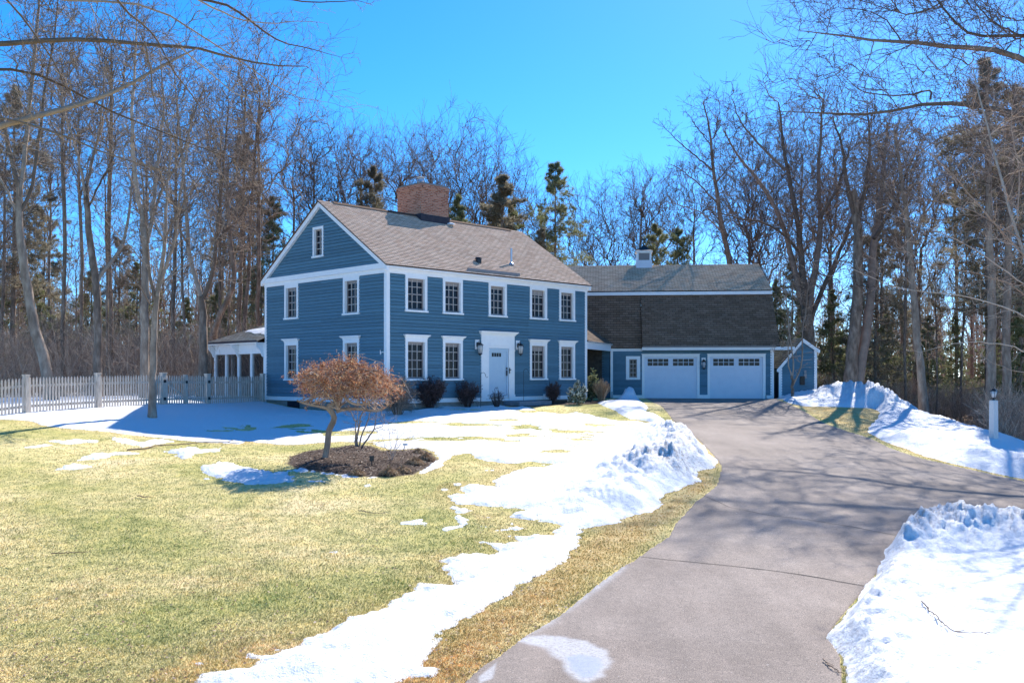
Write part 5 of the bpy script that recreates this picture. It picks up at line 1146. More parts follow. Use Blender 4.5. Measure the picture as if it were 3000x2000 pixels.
# -- young maple standing on the snow in front of the fence
custom_tree('young_maple', 'slender grey maple standing in the snow in front of the picket fence', 301, 32.5, [
  ([(446,1226),(447,1160),(449,1080),(451,1000),(454,930),(460,868)], .205, .13, 0, 2),
  ([(460,868),(470,800),(482,734),(484,660),(487,600),(490,540),(500,470),(500,400)], .12, .03, .6, 0),
  ([(458,890),(447,850),(438,800),(430,740),(434,690),(425,640),(420,560),(410,480)], .09, .02, -.5, 0),
  ([(462,860),(480,800),(505,740),(520,660),(524,580),(540,500),(545,430),(560,350)], .09, .02, .2, 0),
  ([(447,900),(420,860),(380,800),(340,755),(300,725)], .035, .012, -1.2, 0), ([(470,850),(500,810),(560,770),(610,750),(640,735)], .035, .01, .8, 0),
  ([(466,840),(520,780),(575,745),(640,700),(660,650)], .04, .01, 1.2, 0), ([(440,800),(400,740),(350,690),(300,640),(270,560)], .04, .01, .7, 0),
  ([(484,720),(450,640),(400,560),(370,480),(350,400)], .05, .012, -.8, 0), ([(484,700),(520,620),(560,560),(600,500),(650,440)], .05, .012, -1, 0), ([(520,640),(570,590),(640,540),(700,500)], .035, .01, .6, 0)],
  mt='bark', rs_=.66, rmin=.0055, k=(11, 7, 6), lf=(.40, .44, .5), ang=36, trop=.04)
# -- big left-hand woods trees with their visible forks
LW = 'large bare trees rising behind the picket fence'
custom_tree('leaning_tree', 'pale grey tree leaning left behind the picket fence, forking into three high limbs', 302, 36, [
  ([(150,1170),(143,1108),(115,1010),(98,948),(82,860),(67,756),(58,690),(54,625),(58,550)], .30, .16, 0, 2), ([(58,560),(70,480),(80,400),(84,320),(100,200),(110,60),(120,-60)], .13, .05, 1, 0), ([(56,560),(35,480),(20,400),(0,330),(-40,240)], .12, .04, -.5, 0), ([(60,620),(95,560),(105,480),(115,400),(128,280),(160,100),(170,0)], .10, .03, .8, 0), ([(50,620),(20,560),(-10,500),(-50,420)], .08, .03, .2, 0)], mt='bark', rs_=.72, rmin=.0075, k=(9,7,6))
custom_tree('forked_tree', 'thick dark tree behind the fence with a fork swinging to the right at half height', 303, 42, [
  ([(286,1180),(286,1100),(288,1000),(287,900),(280,820),(268,740),(258,660),(255,600),(252,540)], .27, .15, 0, 2), ([(282,830),(305,790),(340,750),(362,715),(372,660),(385,580),(390,480)], .12, .04, 1, 0),
  ([(254,600),(238,500),(220,420),(190,340),(180,240)], .09, .03, -1, 0), ([(252,560),(268,480),(290,400),(300,300),(310,180)], .10, .03, .8, 0), ([(255,620),(290,540),(330,470),(345,380)], .07, .02, -.6, 0)], mt='barkdark', mc='twig', rs_=.75, rmin=.0075, k=(9,7,6))
custom_tree('straight_tree', 'tall straight pale trunk just left of the young maple, behind the fence', 304, 40, [
  ([(425,1180),(424,1100),(423,1000),(424,900),(426,800),(428,720),(420,660),(413,600)], .26, .17, 0, 2), ([(428,720),(445,660),(450,600),(455,520),(470,430),(480,300),(470,180)], .13, .03, 1.2, 0), ([(414,620),(398,540),(390,450),(385,340),(395,200),(400,60)], .13, .03, -.8, 0), ([(450,620),(480,540),(530,470),(560,360),(600,250)], .08, .02, 0, 0)], mt='bark', rs_=.75, rmin=.0075, k=(9,7,6))
custom_tree('forked_tree', 'broad dark tree near the porch splitting into two upright limbs', 305, 44, [
  ([(594,1170),(594,1100),(596,1000),(594,920),(590,868)], .31, .22, 0, 2), ([(592,880),(575,810),(556,780),(552,720),(546,640),(540,560),(535,460),(520,330),(510,200)], .16, .03, 1, 0), ([(592,880),(612,840),(628,780),(635,700),(643,620),(650,540),(660,420),(670,300)], .15, .03, -.8, 0), ([(640,700),(670,670),(710,630),(740,560),(750,470)], .08, .02, 1, 0), ([(552,720),(520,660),(505,580),(490,480)], .07, .02, -1, 0)], mt='barkdark', rs_=.75, rmin=.0075, k=(9,7,6))
custom_tree('curved_tree', 'dark trunk curving to the right above the screened porch roof', 306, 47, [
  ([(612,1150),(616,1060),(622,990),(634,935),(660,890),(684,850),(692,810),(684,760),(672,710),(668,640),(665,560),(668,480)], .21, .08, 0, 1), ([(668,600),(690,520),(700,440),(720,340)], .07, .02, 1, 0), ([(668,560),(640,480),(630,400),(610,300)], .07, .02, -1, 0)], mt='barkdark', rs_=.8, rmin=.008, k=(10,7,6))
custom_tree('twin_tree', 'pair of dark stems rising close together left of the house gable', 307, 52, [
  ([(696,1150),(696,1000),(700,900),(704,800),(706,700),(710,600),(712,500),(716,380),(720,260)], .20, .06, 0, 1), ([(716,1150),(714,960),(722,860),(732,760),(730,700),(735,600),(742,500),(750,400),(760,300)], .18, .05, 0, 1)], mt='barkdark', rs_=.75, rmin=.008, k=(14,7,6))
# -- overhanging limbs of the near trees on the left
custom_tree('overhanging_tree', 'near grey tree outside the left edge reaching long bare limbs across the sky', 310, 15.5, [
  ([(-560,1700),(-545,1200),(-520,800),(-470,500),(-430,250),(-400,50),(-380,-250)], .36, .16, 0, 2),
  ([(-520,560),(-300,470),(-100,400),(0,370),(110,335),(200,318),(268,298),(335,272),(380,250),(446,205),(513,174),(580,140)], .13, .02, 1.5, 0),
  ([(-450,200),(-200,140),(0,128),(134,118),(290,112),(357,120),(424,134),(491,134),(535,143),(580,134),(647,156),(714,178),(759,200),(830,190),(900,195)], .095, .012, 2.5, 0),
  ([(-460,300),(-200,210),(0,201),(112,210),(156,228),(223,277),(312,317),(379,353),(491,393),(600,440),(700,470)], .055, .008, 2.0, 0),
  ([(-500,420),(-200,330),(0,340),(107,366),(200,402),(268,437),(379,473),(469,495),(558,522),(670,527)], .05, .006, 1.0, 0),
  ([(-400,30),(-100,-60),(147,0),(223,9),(312,4),(379,0),(446,18),(513,45),(580,100),(661,152),(705,187),(760,205),(781,237),(826,268),(870,295),(960,300)], .05, .006, 3.0, 0),
  ([(300,-60),(339,0),(379,40),(424,80),(460,107),(482,170),(540,250),(600,330),(640,420)], .035, .005, 2.0, 0),
  ([(-100,-120),(40,20),(70,58),(112,112),(156,178),(190,250),(250,350),(300,440)], .035, .005, 1.0, 0),
  ([(350,-100),(450,-30),(625,5),(690,18),(737,67),(781,98),(826,130),(870,134),(940,150),(1000,168)], .05, .005, 3.0, 0),
  ([(500,-60),(560,-10),(640,30),(700,60),(800,70),(880,60),(960,70)], .03, .005, 2.0, 0), ([(700,-80),(760,-20),(850,0),(930,10),(1050,0),(1090,15)], .03, .005, 1.5, 0), ([(424,120),(440,200),(450,300),(520,420),(560,500)], .025, .005, .5, 0), ([(530,140),(600,200),(680,270),(760,300),(840,300)], .02, .005, 1.5, 0)],
  mt='bark', mc='twig', rs_=.62, rmin=.0030, density=.42, spread=.8, upw=.15, k4=2, k5=1, ang=36, trop=.02, t0=.18, sides=10)
# -- overhanging oak on the right and tan whips
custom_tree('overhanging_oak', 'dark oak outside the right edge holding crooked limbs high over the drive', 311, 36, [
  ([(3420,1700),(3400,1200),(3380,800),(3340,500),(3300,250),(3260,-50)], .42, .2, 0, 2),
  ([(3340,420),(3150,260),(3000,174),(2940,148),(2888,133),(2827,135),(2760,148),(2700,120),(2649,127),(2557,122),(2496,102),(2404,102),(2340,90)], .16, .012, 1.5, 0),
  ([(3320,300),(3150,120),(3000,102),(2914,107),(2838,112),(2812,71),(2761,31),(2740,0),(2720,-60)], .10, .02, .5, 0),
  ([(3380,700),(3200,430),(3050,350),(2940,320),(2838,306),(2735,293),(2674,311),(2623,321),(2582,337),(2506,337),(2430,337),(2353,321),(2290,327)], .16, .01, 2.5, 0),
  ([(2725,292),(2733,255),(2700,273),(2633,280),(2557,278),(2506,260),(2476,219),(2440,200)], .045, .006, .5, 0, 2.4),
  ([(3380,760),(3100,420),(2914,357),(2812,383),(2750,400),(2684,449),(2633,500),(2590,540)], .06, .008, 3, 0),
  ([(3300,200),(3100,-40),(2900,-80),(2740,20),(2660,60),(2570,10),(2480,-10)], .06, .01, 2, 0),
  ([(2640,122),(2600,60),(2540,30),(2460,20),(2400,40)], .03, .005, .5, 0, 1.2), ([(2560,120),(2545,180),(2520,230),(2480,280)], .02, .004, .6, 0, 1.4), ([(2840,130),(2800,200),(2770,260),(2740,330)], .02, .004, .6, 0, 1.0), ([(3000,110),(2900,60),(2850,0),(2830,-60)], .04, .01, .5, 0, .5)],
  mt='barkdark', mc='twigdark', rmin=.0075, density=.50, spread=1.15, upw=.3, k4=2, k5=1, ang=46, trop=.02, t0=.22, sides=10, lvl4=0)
custom_tree('roadside_sapling', 'tan barked sapling at the right edge with fine pale drooping twigs', 312, 21, [
  ([(3120,1500),(3090,1200),(3060,1000),(3020,800),(2960,620),(2920,480),(2880,330),(2850,200)], .09, .02, .5, 1),
  ([(3060,960),(2950,900),(2800,860),(2650,850),(2520,800),(2450,760)], .03, .004, .8, 0), ([(3070,1050),(2950,1010),(2850,1000),(2780,1010),(2700,1030)], .025, .004, -.6, 0), ([(3040,860),(2900,760),(2800,700),(2680,650),(2580,620)], .03, .004, 1, 0),
  ([(3010,760),(2900,640),(2800,520),(2700,430),(2600,400)], .03, .004, -.8, 0), ([(3080,1100),(2980,1090),(2900,1060),(2850,1010)], .02, .004, .5, 0), ([(2980,640),(2990,500),(2960,380),(2980,200)], .03, .005, 0, 0), ([(3040,900),(2960,830),(2860,800),(2740,780),(2640,730)], .025, .004, -1.5, 0), ([(2990,700),(2860,620),(2740,590),(2620,560)], .025, .004, .2, 0)],
  mt='barkpale', mc='twigtan', rs_=.6, rmin=.0034, density=.5, spread=.8, upw=.1, ang=32, trop=-.01, t0=.12)

# -- trees of the right-hand woods with recognisable trunks
custom_tree('many_limbed_oak', 'massive dark many limbed oak behind the side shed', 320, 56, [
  ([(2372,1150),(2372,1060),(2368,980),(2362,900)], .52, .40, 0, 2), ([(2366,940),(2340,860),(2325,780),(2305,690),(2270,600),(2215,520),(2160,460),(2120,380)], .26, .04, 1, 0), ([(2364,920),(2352,820),(2345,720),(2330,600),(2300,480),(2290,380),(2280,300)], .28, .04, -1, 0),
  ([(2368,920),(2380,820),(2400,720),(2405,620),(2395,520),(2405,420),(2410,300)], .28, .04, .5, 0), ([(2370,950),(2400,870),(2430,800),(2470,720),(2500,620),(2560,520),(2600,420)], .20, .03, 1.5, 0), ([(2345,740),(2290,680),(2230,650),(2160,640),(2090,620)], .12, .02, -1, 0), ([(2400,640),(2450,560),(2480,470),(2500,380)], .14, .02, -1.5, 0), ([(2300,500),(2230,430),(2170,360),(2140,280)], .12, .02, 1, 0)],
  mt='barkdark', mc='twigdark', rs_=.8, rmin=.009, k=(11,8,7), lf=(.34,.44,.5), trop=.05)
custom_tree('tall_pine_snag', 'tall leaning dark tree above the right end of the garage roof', 321, 62, [
  ([(2165,1120),(2155,900),(2138,765),(2120,680),(2108,605),(2095,540),(2090,497),(2085,430),(2079,378),(2070,320),(2060,300)], .30, .04, 0, 1), ([(2105,600),(2050,540),(2000,500),(1960,480)], .07, .02, 0, 0), ([(2090,500),(2030,450),(1970,400),(1945,370)], .07, .02, 0, 0), ([(2085,430),(2040,370),(2010,330)], .05, .015, 0, 0), ([(2120,680),(2050,620),(1990,600),(1950,590)], .06, .02, 0, 0), ([(2095,540),(2150,470),(2180,400)], .06, .02, 0, 0)], mt='barkdark', mc='twigdark', rs_=.85, rmin=.009, k=(12,7,6), lf=(.30,.42,.5))
custom_tree('leaning_trunk_pair', 'thick dark pair of trunks leaning right behind the snowbank', 322, 48, [
  ([(2488,1145),(2495,1060),(2505,960),(2512,860),(2515,760),(2510,640),(2500,560)], .33, .18, 0, 2), ([(2508,1150),(2528,1040),(2545,920),(2555,820),(2560,700),(2580,600),(2590,480),(2600,360)], .28, .05, 1, 0), ([(2508,640),(2480,540),(2470,440),(2440,340)], .13, .02, -1, 0), ([(2510,660),(2540,540),(2550,420),(2540,300)], .13, .02, .5, 0), ([(2560,700),(2620,600),(2660,500),(2700,400)], .10, .02, 1, 0)], mt='barkdark', mc='twigdark', rmin=.010, k=(9,7,5))
custom_tree('leaning_tree', 'single pale leaning trunk rising from behind the middle of the snowbank', 323, 46, [
  ([(2708,1235),(2704,1160),(2695,1080),(2688,1000),(2680,930),(2676,860),(2668,760),(2655,640),(2640,520),(2620,380)], .22, .06, 0, 1), ([(2665,740),(2700,640),(2760,560),(2840,500)], .06, .015, .5, 0), ([(2655,640),(2600,560),(2560,500),(2540,420)], .06, .015, -.5, 0)], mt='bark', rmin=.008, k=(10,6,5))
custom_tree('roadside_tree', 'grey trunk directly behind the granite lamp post, left of its twin', 324, 42, [
  ([(2900,1290),(2902,1150),(2905,1000),(2906,850),(2900,700),(2895,560),(2900,400),(2890,250)], .23, .07, 0, 1)], mt='bark', mc='twigdark', rmin=.009, k=(14,6,5))
custom_tree('roadside_tree', 'grey trunk just right of the granite lamp post', 325, 43, [
  ([(2950,1300),(2948,1150),(2946,1000),(2948,850),(2955,700),(2960,560),(2965,400),(2975,250)], .22, .07, 0, 1)], mt='bark', mc='twigdark', rmin=.009, k=(14,6,5))
custom_tree('shed_tree', 'thin dark three stemmed tree in front of the blue side shed', 326, 45.5, [
  ([(2322,1166),(2322,1130),(2321,1100)], .075, .065, 0, 2), ([(2321,1105),(2326,1060),(2315,1000),(2310,930),(2300,850),(2290,760)], .04, .012, 0, 0), ([(2321,1110),(2308,1050),(2310,980),(2322,900),(2320,820)], .035, .01, .3, 0), ([(2322,1130),(2345,1080),(2352,1040),(2350,980),(2362,900),(2370,820)], .045, .01, -.3, 0)], mt='barkdark', mc='twig', rmin=.006, k=(7,5,4), lf=(.34,.45,.5), ang=34, group=None)

# -- instanced woods
rs = random.Random(42)
def row(keys, pxs, Yr, label, group, s=(.85, 1.1), **k):
    for px in pxs:
        Y = rs.uniform(*Yr); X = (px+rs.uniform(-12, 12)-1500)/F*Y
        place_tree(rs.choice(keys), X, Y, rs.uniform(0, 6.28), rs.uniform(*s), label, group, **k)
row(['b1','b2','b5'], [15, 175, 335, 500, 655, 745], (48, 62), 'tall bare tree among the first trunks behind the picket fence', 'bare trees behind the picket fence', mt='barkdark')
row(['b1','b3','b5','b6'], range(-60, 830, 100), (60, 80), 'slim bare tree deep in the woods left of the house', 'bare trees deep in the left woods', s=(.8, 1.02))
row(['b6','s1','b6'], range(-40, 780, 90), (46, 72), 'thin young bare tree in the undergrowth behind the fence', 'young bare trees behind the fence', s=(.7, 1.1), mt='barkdark', mc='twigdark')
# tree line behind the house: crowns at the places seen above the roof
def tl(px, top, Y, key, label, group='bare trees in the line behind the house', mt='barkdark', mc='twigdark', name='bare_tree'):
    H0 = float(np.percentile(PROTO[key][1][0][:, 2], 99.9))+.4
    X = (px-1500)/F*Y; z = gz(X, Y); h = (HZ-top)/F*Y - z; s = h/H0
    return place_tree(key, X, Y, rs.uniform(0, 6.28), s, label, group, mt=mt, mc=mc, name=name)
BH = 'bare tree crown showing above the ridge of the tan roof'
for px, top, Y, key in ((865,320,66,'b2'),(925,300,64,'b1'),(990,290,66,'v1'),(1060,315,70,'b5'),(1165,335,72,'b3'),(1250,330,70,'b1'),(1330,275,66,'v1'),(1415,320,70,'v2'),(1500,430,76,'v3')):
    tl(px, top, Y, key, BH)
GL = 'bare tree rising behind the long ridge of the garage wing'
for px, top, Y, key in ((1590,510,76,'b3'),(1700,490,74,'v3'),(1775,480,74,'v2'),(1870,440,72,'b3'),(1940,440,76,'v3'),(2030,420,74,'b2'),(2230,330,72,'v1')):
    tl(px, top, Y, key, GL, 'bare trees behind the garage')
RR = 'tall bare tree in the woods to the right of the garage'
for px, top, Y, key in ((2190,300,76,'v2'),(2340,270,78,'b2'),(2440,240,72,'v1'),(2570,290,70,'b1'),(2680,300,68,'v2'),(2800,280,72,'b5'),(2930,260,70,'b4'),(3030,200,60,'b2')):
    tl(px, top, Y, key, RR, 'bare trees right of the garage')
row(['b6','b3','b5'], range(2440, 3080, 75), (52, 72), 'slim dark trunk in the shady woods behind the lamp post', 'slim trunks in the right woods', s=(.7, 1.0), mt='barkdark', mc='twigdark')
# conifers
PN = 'pine_tree'; kw = dict(mt='barkdark', name=PN)
tl(1097, 470, 60, 'p2', 'brownish pine showing over the roof left of the chimney', None, mt='barkdark', mc='needlesb', name=PN)
tl(1345, 545, 60, 'p3', 'small green pine right behind the brick chimney', None, mt='barkdark', mc='needles', name=PN)
_e = tl(1472, 485, 60, 'p3', 'dense brown spruce above the middle of the tan roof', None, mt='barkdark', mc='needlesb', name='spruce_tree'); _e.scale.x *= 1.5; _e.scale.y *= 1.5
tl(1500, 570, 63, 'p3', 'lower green spruce beside the dense brown one', None, mt='barkdark', mc='needles', name='spruce_tree')
tl(1628, 455, 62, 'p1', 'narrow open pine standing clear between house and garage', None, mt='barkdark', mc='needles', name=PN)
tl(1590, 640, 60, 'p4', 'low bushy pine at the foot of the narrow open pine', None, mt='barkdark', mc='needlesb', name=PN)
tl(1925, 640, 62, 'p2', 'flat topped green pine to the right of the cupola', None, mt='barkdark', mc='needles', name=PN)
tl(1985, 650, 66, 'p2', 'second flat topped pine above the garage ridge, further from the cupola', None, mt='barkdark', mc='needles', name=PN)
tl(2895, 140, 52, 'p1', 'tall dark pine towering above the lamp post', None, mt='barkdark', mc='needlesb', name=PN)
tl(2990, 230, 58, 'p1', 'tall pine at the right edge of the woods', None, mt='barkdark', mc='needlesb', name=PN)
tl(2565, 640, 58, 'p2', 'dark spreading pine in the middle of the right woods', None, mt='barkdark', mc='needlesb', name=PN)
tl(2275, 800, 60, 'p3', 'bushy green pine filling the gap between garage roof and oak', None, mt='barkdark', mc='needles', name=PN)
tl(2440, 830, 60, 'p3', 'green pine just right of the side shed', None, mt='barkdark', mc='needles', name=PN)
tl(40, 230, 62, 'p1', 'tall pine at the far left edge', None, mt='barkdark', mc='needlesb', name=PN)
tl(715, 370, 66, 'p1', 'tall brownish pine left of the gable peak', None, mt='barkdark', mc='needlesb', name=PN)
tl(800, 560, 60, 'p2', 'dark green pine close behind the left slope of the gable', None, mt='barkdark', mc='needles', name=PN)
for px, Y in ((-30,62),(110,66),(270,70),(400,74),(545,70),(640,64),(745,74)):
    X = (px-1500)/F*Y; place_tree(rs.choice(['p3','p4','p3']), X, Y, rs.uniform(0,6), rs.uniform(.6, .9), 'low green hemlock in the woods behind the picket fence', 'hemlocks behind the fence', name='hemlock_tree', mt='barkdark', mc='needles')
for px, Y in ((2320,66),(2480,64),(2600,62),(2720,60),(2800,66),(2900,62),(3010,60),(2990,50)):
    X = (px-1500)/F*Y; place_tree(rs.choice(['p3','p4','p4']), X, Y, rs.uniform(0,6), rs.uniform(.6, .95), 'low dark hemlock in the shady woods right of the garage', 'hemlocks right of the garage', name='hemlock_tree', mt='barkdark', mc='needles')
for px, Y, t in ((130,80,600),(350,78,680),(2640,80,620)):
    tl(px, t, Y, 'p2', 'tall pine standing far back in the woods', 'pines far back in the woods', mt='barkdark', mc='needlesb', name=PN)

M['brush'] = m_island('brown_brush', [(0,(.22,.14,.10)), (.5,(.44,.31,.22)), (1,(.68,.52,.40))], .9, .1)
# far woods: one mass of simple trunks, brush and evergreen
rng = np.random.default_rng(77)
n = 900; ua = (rng.random(n)*2-1)*.85; Ya = 88+rng.random(n)*65; Xa = ua*Ya; Za = gz(Xa, Ya); h = 9+rng.random(n)*8; h *= np.where(np.abs(ua) < .22, .55, 1)
k5 = np.linspace(0, 1, 6); Pt = np.stack([Xa[:,None]+rng.normal(size=(n,1))*k5*1.2, Ya[:,None]+k5*0, Za[:,None]-.3+h[:,None]*k5], -1); Rt = (.09+.12*rng.random(n))[:,None]*(1-.85*k5)
c1 = children(rng, Pt, Rt, 12, .25, 1, 40, .30, 5, trop=.12, wob=.15, rf=.5, rmin=.03); c2 = children(rng, *c1, 6, .1, 1, 42, .5, 3, trop=.06, wob=.2, rf=.6, rmin=.025)
V, Q = merge_tubes([(Pt, Rt, 5), (*c1, 3), (*c2, 3)]); tag(np_mesh('far_woods', V, Q, mat=M['brush']), 'grey brown mass of distant bare woods', 'woods', kind='stuff')
n = 260; ua = (rng.random(n)*2-1)*.85; Ya = 84+rng.random(n)*70; Xa = ua*Ya; Za = gz(Xa, Ya); h = 4+rng.random(n)*5
Pt = np.stack([Xa[:,None]+0*k5, Ya[:,None]+k5*0, Za[:,None]+h[:,None]*k5], -1); Rt = np.full((n, 6), .08)
c1 = children(rng, Pt, Rt, 26, .02, 1, 85, .38, 4, trop=-.02, wob=.12, rf=.3, rmin=.02, taper=.85); v, t = tufts(rng, *c1, 9, 3, .55, .13, t0=.1)
tag(np_mesh('far_evergreens', v, T=t, mat=M['needles']), 'dark green mass of distant low evergreens', 'woods', kind='stuff')
# undergrowth: tangled brown brush
def brush(name, n, fx, hmin, hmax, m, label, kids=3, rmin=.006):
    x, y = fx(n); z = gz(x, y); n = len(x); h = hmin+(hmax-hmin)*rng.random(n); k = np.linspace(0, 1, 5); ln = rng.normal(size=(n, 2))*.28
    P = np.stack([x[:,None]+ln[:,:1]*h[:,None]*k**1.4, y[:,None]+ln[:,1:]*h[:,None]*k**1.4, z[:,None]-.05+h[:,None]*k], -1); R = np.full((n, 5), rmin*1.6)*(1-.4*k)
    c = children(rng, P, R, kids, .15, 1, 45, .6, 4, trop=.05, wob=.3, rf=.8, rmin=rmin); d = children(rng, *c, 2, .2, 1, 45, .6, 3, trop=0, wob=.3, rf=.8, rmin=rmin*.9)
    V, Q = merge_tubes([(P, R, 3), (*c, 3), (*d, 3)]); return tag(np_mesh(name, V, Q, mat=m), label, 'brush', kind='stuff')
def f1(n): Y = 46+rng.random(n)*36; u = -.62+rng.random(n)*.40; return u*Y, Y
brush('undergrowth', 6500, f1, .6, 4.2, M['brush'], 'brown leafless undergrowth in the woods behind the fence')
def f2(n): Y = 33+rng.random(n)*42; u = .30+rng.random(n)*.32; k = (u*Y > 11.5+.42*(np.minimum(Y,50)-33)*0+.0) & (u > .40-.0035*(Y-33)*1.0) & ((Y > 52) | (u*Y > .515*Y-(Y-33)*.07)); return (u*Y)[k], Y[k]
brush('thicket', 9500, f2, .5, 2.2, M['brush'], 'reddish brown bramble thicket beyond the snowbank on the right')
def f3(n): Y = 56+rng.random(n)*26; u = -.30+rng.random(n)*.66; return u*Y, Y
brush('undergrowth', 2600, f3, .5, 2.4, M['brush'], 'brown leafless undergrowth behind the house and garage', 3, .012)

# ------------------------------------------------------------------ laceleaf maple in the mulch bed
rng = np.random.default_rng(12)
YM = 24.0; org = at3(952, 1345, YM); org[2] = gz(org[0], org[1])
me = empty('laceleaf_maple', tuple(org), 0, 'umbrella shaped laceleaf maple with crooked trunk and dry orange brown leaves', 'tree')
def L_(px, dy=0.0, n=10): return smooth_path([at3(x, y, YM+dy*k/(len(px)-1)) for k, (x, y) in enumerate(px)], n)-org
trunk = [(952,1352),(955,1330),(960,1300),(962,1270),(963,1258),(975,1240),(982,1222),(972,1205),(958,1192)]
main = [(L_(trunk, 0, 14), .085, .07), (L_([(958,1192),(975,1190),(985,1175),(990,1160),(1005,1145),(1030,1130)], .2), .075, .035),
        (L_([(958,1195),(930,1188),(905,1185),(885,1180),(870,1172)], -.3), .045, .02), (L_([(985,1205),(1010,1195),(1035,1198),(1065,1196),(1090,1208),(1120,1200),(1150,1180)], .4), .05, .02),
        (L_([(1000,1150),(1020,1180),(1050,1190),(1090,1180),(1120,1150),(1140,1140)], -.5), .04, .015), (L_([(985,1170),(960,1160),(930,1155),(900,1150),(870,1140)], .6), .04, .012),
        (L_([(1010,1140),(1000,1110),(990,1080),(985,1062)], .5), .04, .012), (L_([(1020,1135),(1050,1110),(1080,1090),(1110,1085)], -.6), .035, .012), (L_([(1000,1140),(960,1110),(920,1095),(890,1100)], -.6), .035, .012),
        (L_([(960,1190),(985,1195),(995,1202),(1000,1195),(985,1188)], -.1), .03, .02)]
V, Q = merge_tubes([(p[None], np.linspace(a, b, len(p))[None], 9) for p, a, b in main[:4]]); np_mesh('trunk', V, Q, mat=M['bark'], parent=me, smooth=True)
Ps = np.stack([smooth_path(p, 12) for p, a, b in main[1:]]); Rs = np.stack([np.linspace(a, b, 12) for p, a, b in main[1:]])
# canopy skeleton: arching shoots from the crown centre out to a flattened dome, then weeping
cc = at3(1003, 1145, YM)-org; nb = 150; a = rng.random(nb)*2*pi; rr = np.sqrt(rng.random(nb))
RX, RYm, HT = 1.42, 1.35, .78
st0, _, _ = interp(Ps[rng.integers(0, len(Ps), nb)], Rs[rng.integers(0, len(Ps), nb)], .35+.6*rng.random((nb, 1))); st0 = st0[:,0]
ctr = at3(1016, 1140, YM)-org
ex = ctr[0]+np.cos(a)*rr*RX; ey = ctr[1]+np.sin(a)*rr*RYm; ez = ctr[2]-.10+HT*np.sqrt(np.clip(1-rr**2*.92, 0, 1))*(1-.22*(np.cos(a)*rr)) - .10*rr
top = np.stack([ex, ey, ez], 1); tt = np.linspace(0, 1, 8)[None, :, None]
mid = (st0+top)/2 + np.array([0, 0, .22])
Pb = (1-tt)**2*st0[:,None]+2*tt*(1-tt)*mid[:,None]+tt**2*top[:,None]; Pb[:,1:-1] += rng.normal(size=Pb[:,1:-1].shape)*.02; Rb = np.full((nb, 8), .009)*np.linspace(1.4, .4, 8)
s1 = children(rng, Pb, Rb, 7, .45, 1, 55, .34, 6, trop=-.16, wob=.22, rf=.6, rmin=.003, flat=.3); s2 = children(rng, *s1, 4, .2, 1, 45, .5, 4, trop=-.12, wob=.25, rf=.7, rmin=.0025)
V, Q = merge_tubes([(Ps, Rs, 6), (Pb, Rb, 4), (*s1, 3), (*s2, 3)]); np_mesh('branches', V, Q, mat=M['twigtan'], parent=me)
def leaves(rng, P, R, k, size, asp=.45, hang=-.5, t0=.1):
    B = P.shape[0]; pos, tan, _ = interp(P, R, t0+(1-t0)*rng.random((B, k))); pos = pos.reshape(-1, 3); C = len(pos); pos = pos+rng.normal(size=pos.shape)*.02
    d = rng.normal(size=(C, 3))+np.array([0, 0, hang]); d /= np.linalg.norm(d, axis=1, keepdims=True); s = np.cross(d, rng.normal(size=(C, 3))); s /= np.linalg.norm(s, axis=1, keepdims=True); L = (size*(.5+.9*rng.random(C)))[:,None]
    nrm = np.cross(d, s); V = np.stack([pos, pos+d*L*.5+s*L*asp+nrm*L*.15, pos+d*L, pos+d*L*.5-s*L*asp+nrm*L*.15], 1).reshape(-1, 3); return V, np.arange(C*4).reshape(-1, 4)
v, q = leaves(rng, *s2, 3, .056, .17); v2, q2 = leaves(rng, *s1, 3, .056, .17)
np_mesh('leaves', np.concatenate([v, v2]), np.concatenate([q, q2+len(v)]), mat=M['mapleleaf'], parent=me)
# long loose shoots at the top and right
ws = [L_([(1005,1065),(1015,1048),(1045,1042),(1075,1048),(1100,1058),(1118,1061)], .3), L_([(990,1070),(985,1050),(1000,1040),(1040,1040),(1070,1036)], -.2), L_([(960,1075),(945,1050),(925,1058),(900,1072),(905,1060)], 0), L_([(1140,1100),(1165,1095),(1185,1120),(1200,1150)], .2), L_([(1150,1120),(1190,1140),(1210,1170),(1218,1190)], -.2)]
V, Q = merge_tubes([(np.stack([smooth_path(w, 10) for w in ws]), np.full((5, 10), .006), 4)]); np_mesh('loose_shoots', V, Q, mat=M['barkpale'], parent=me)

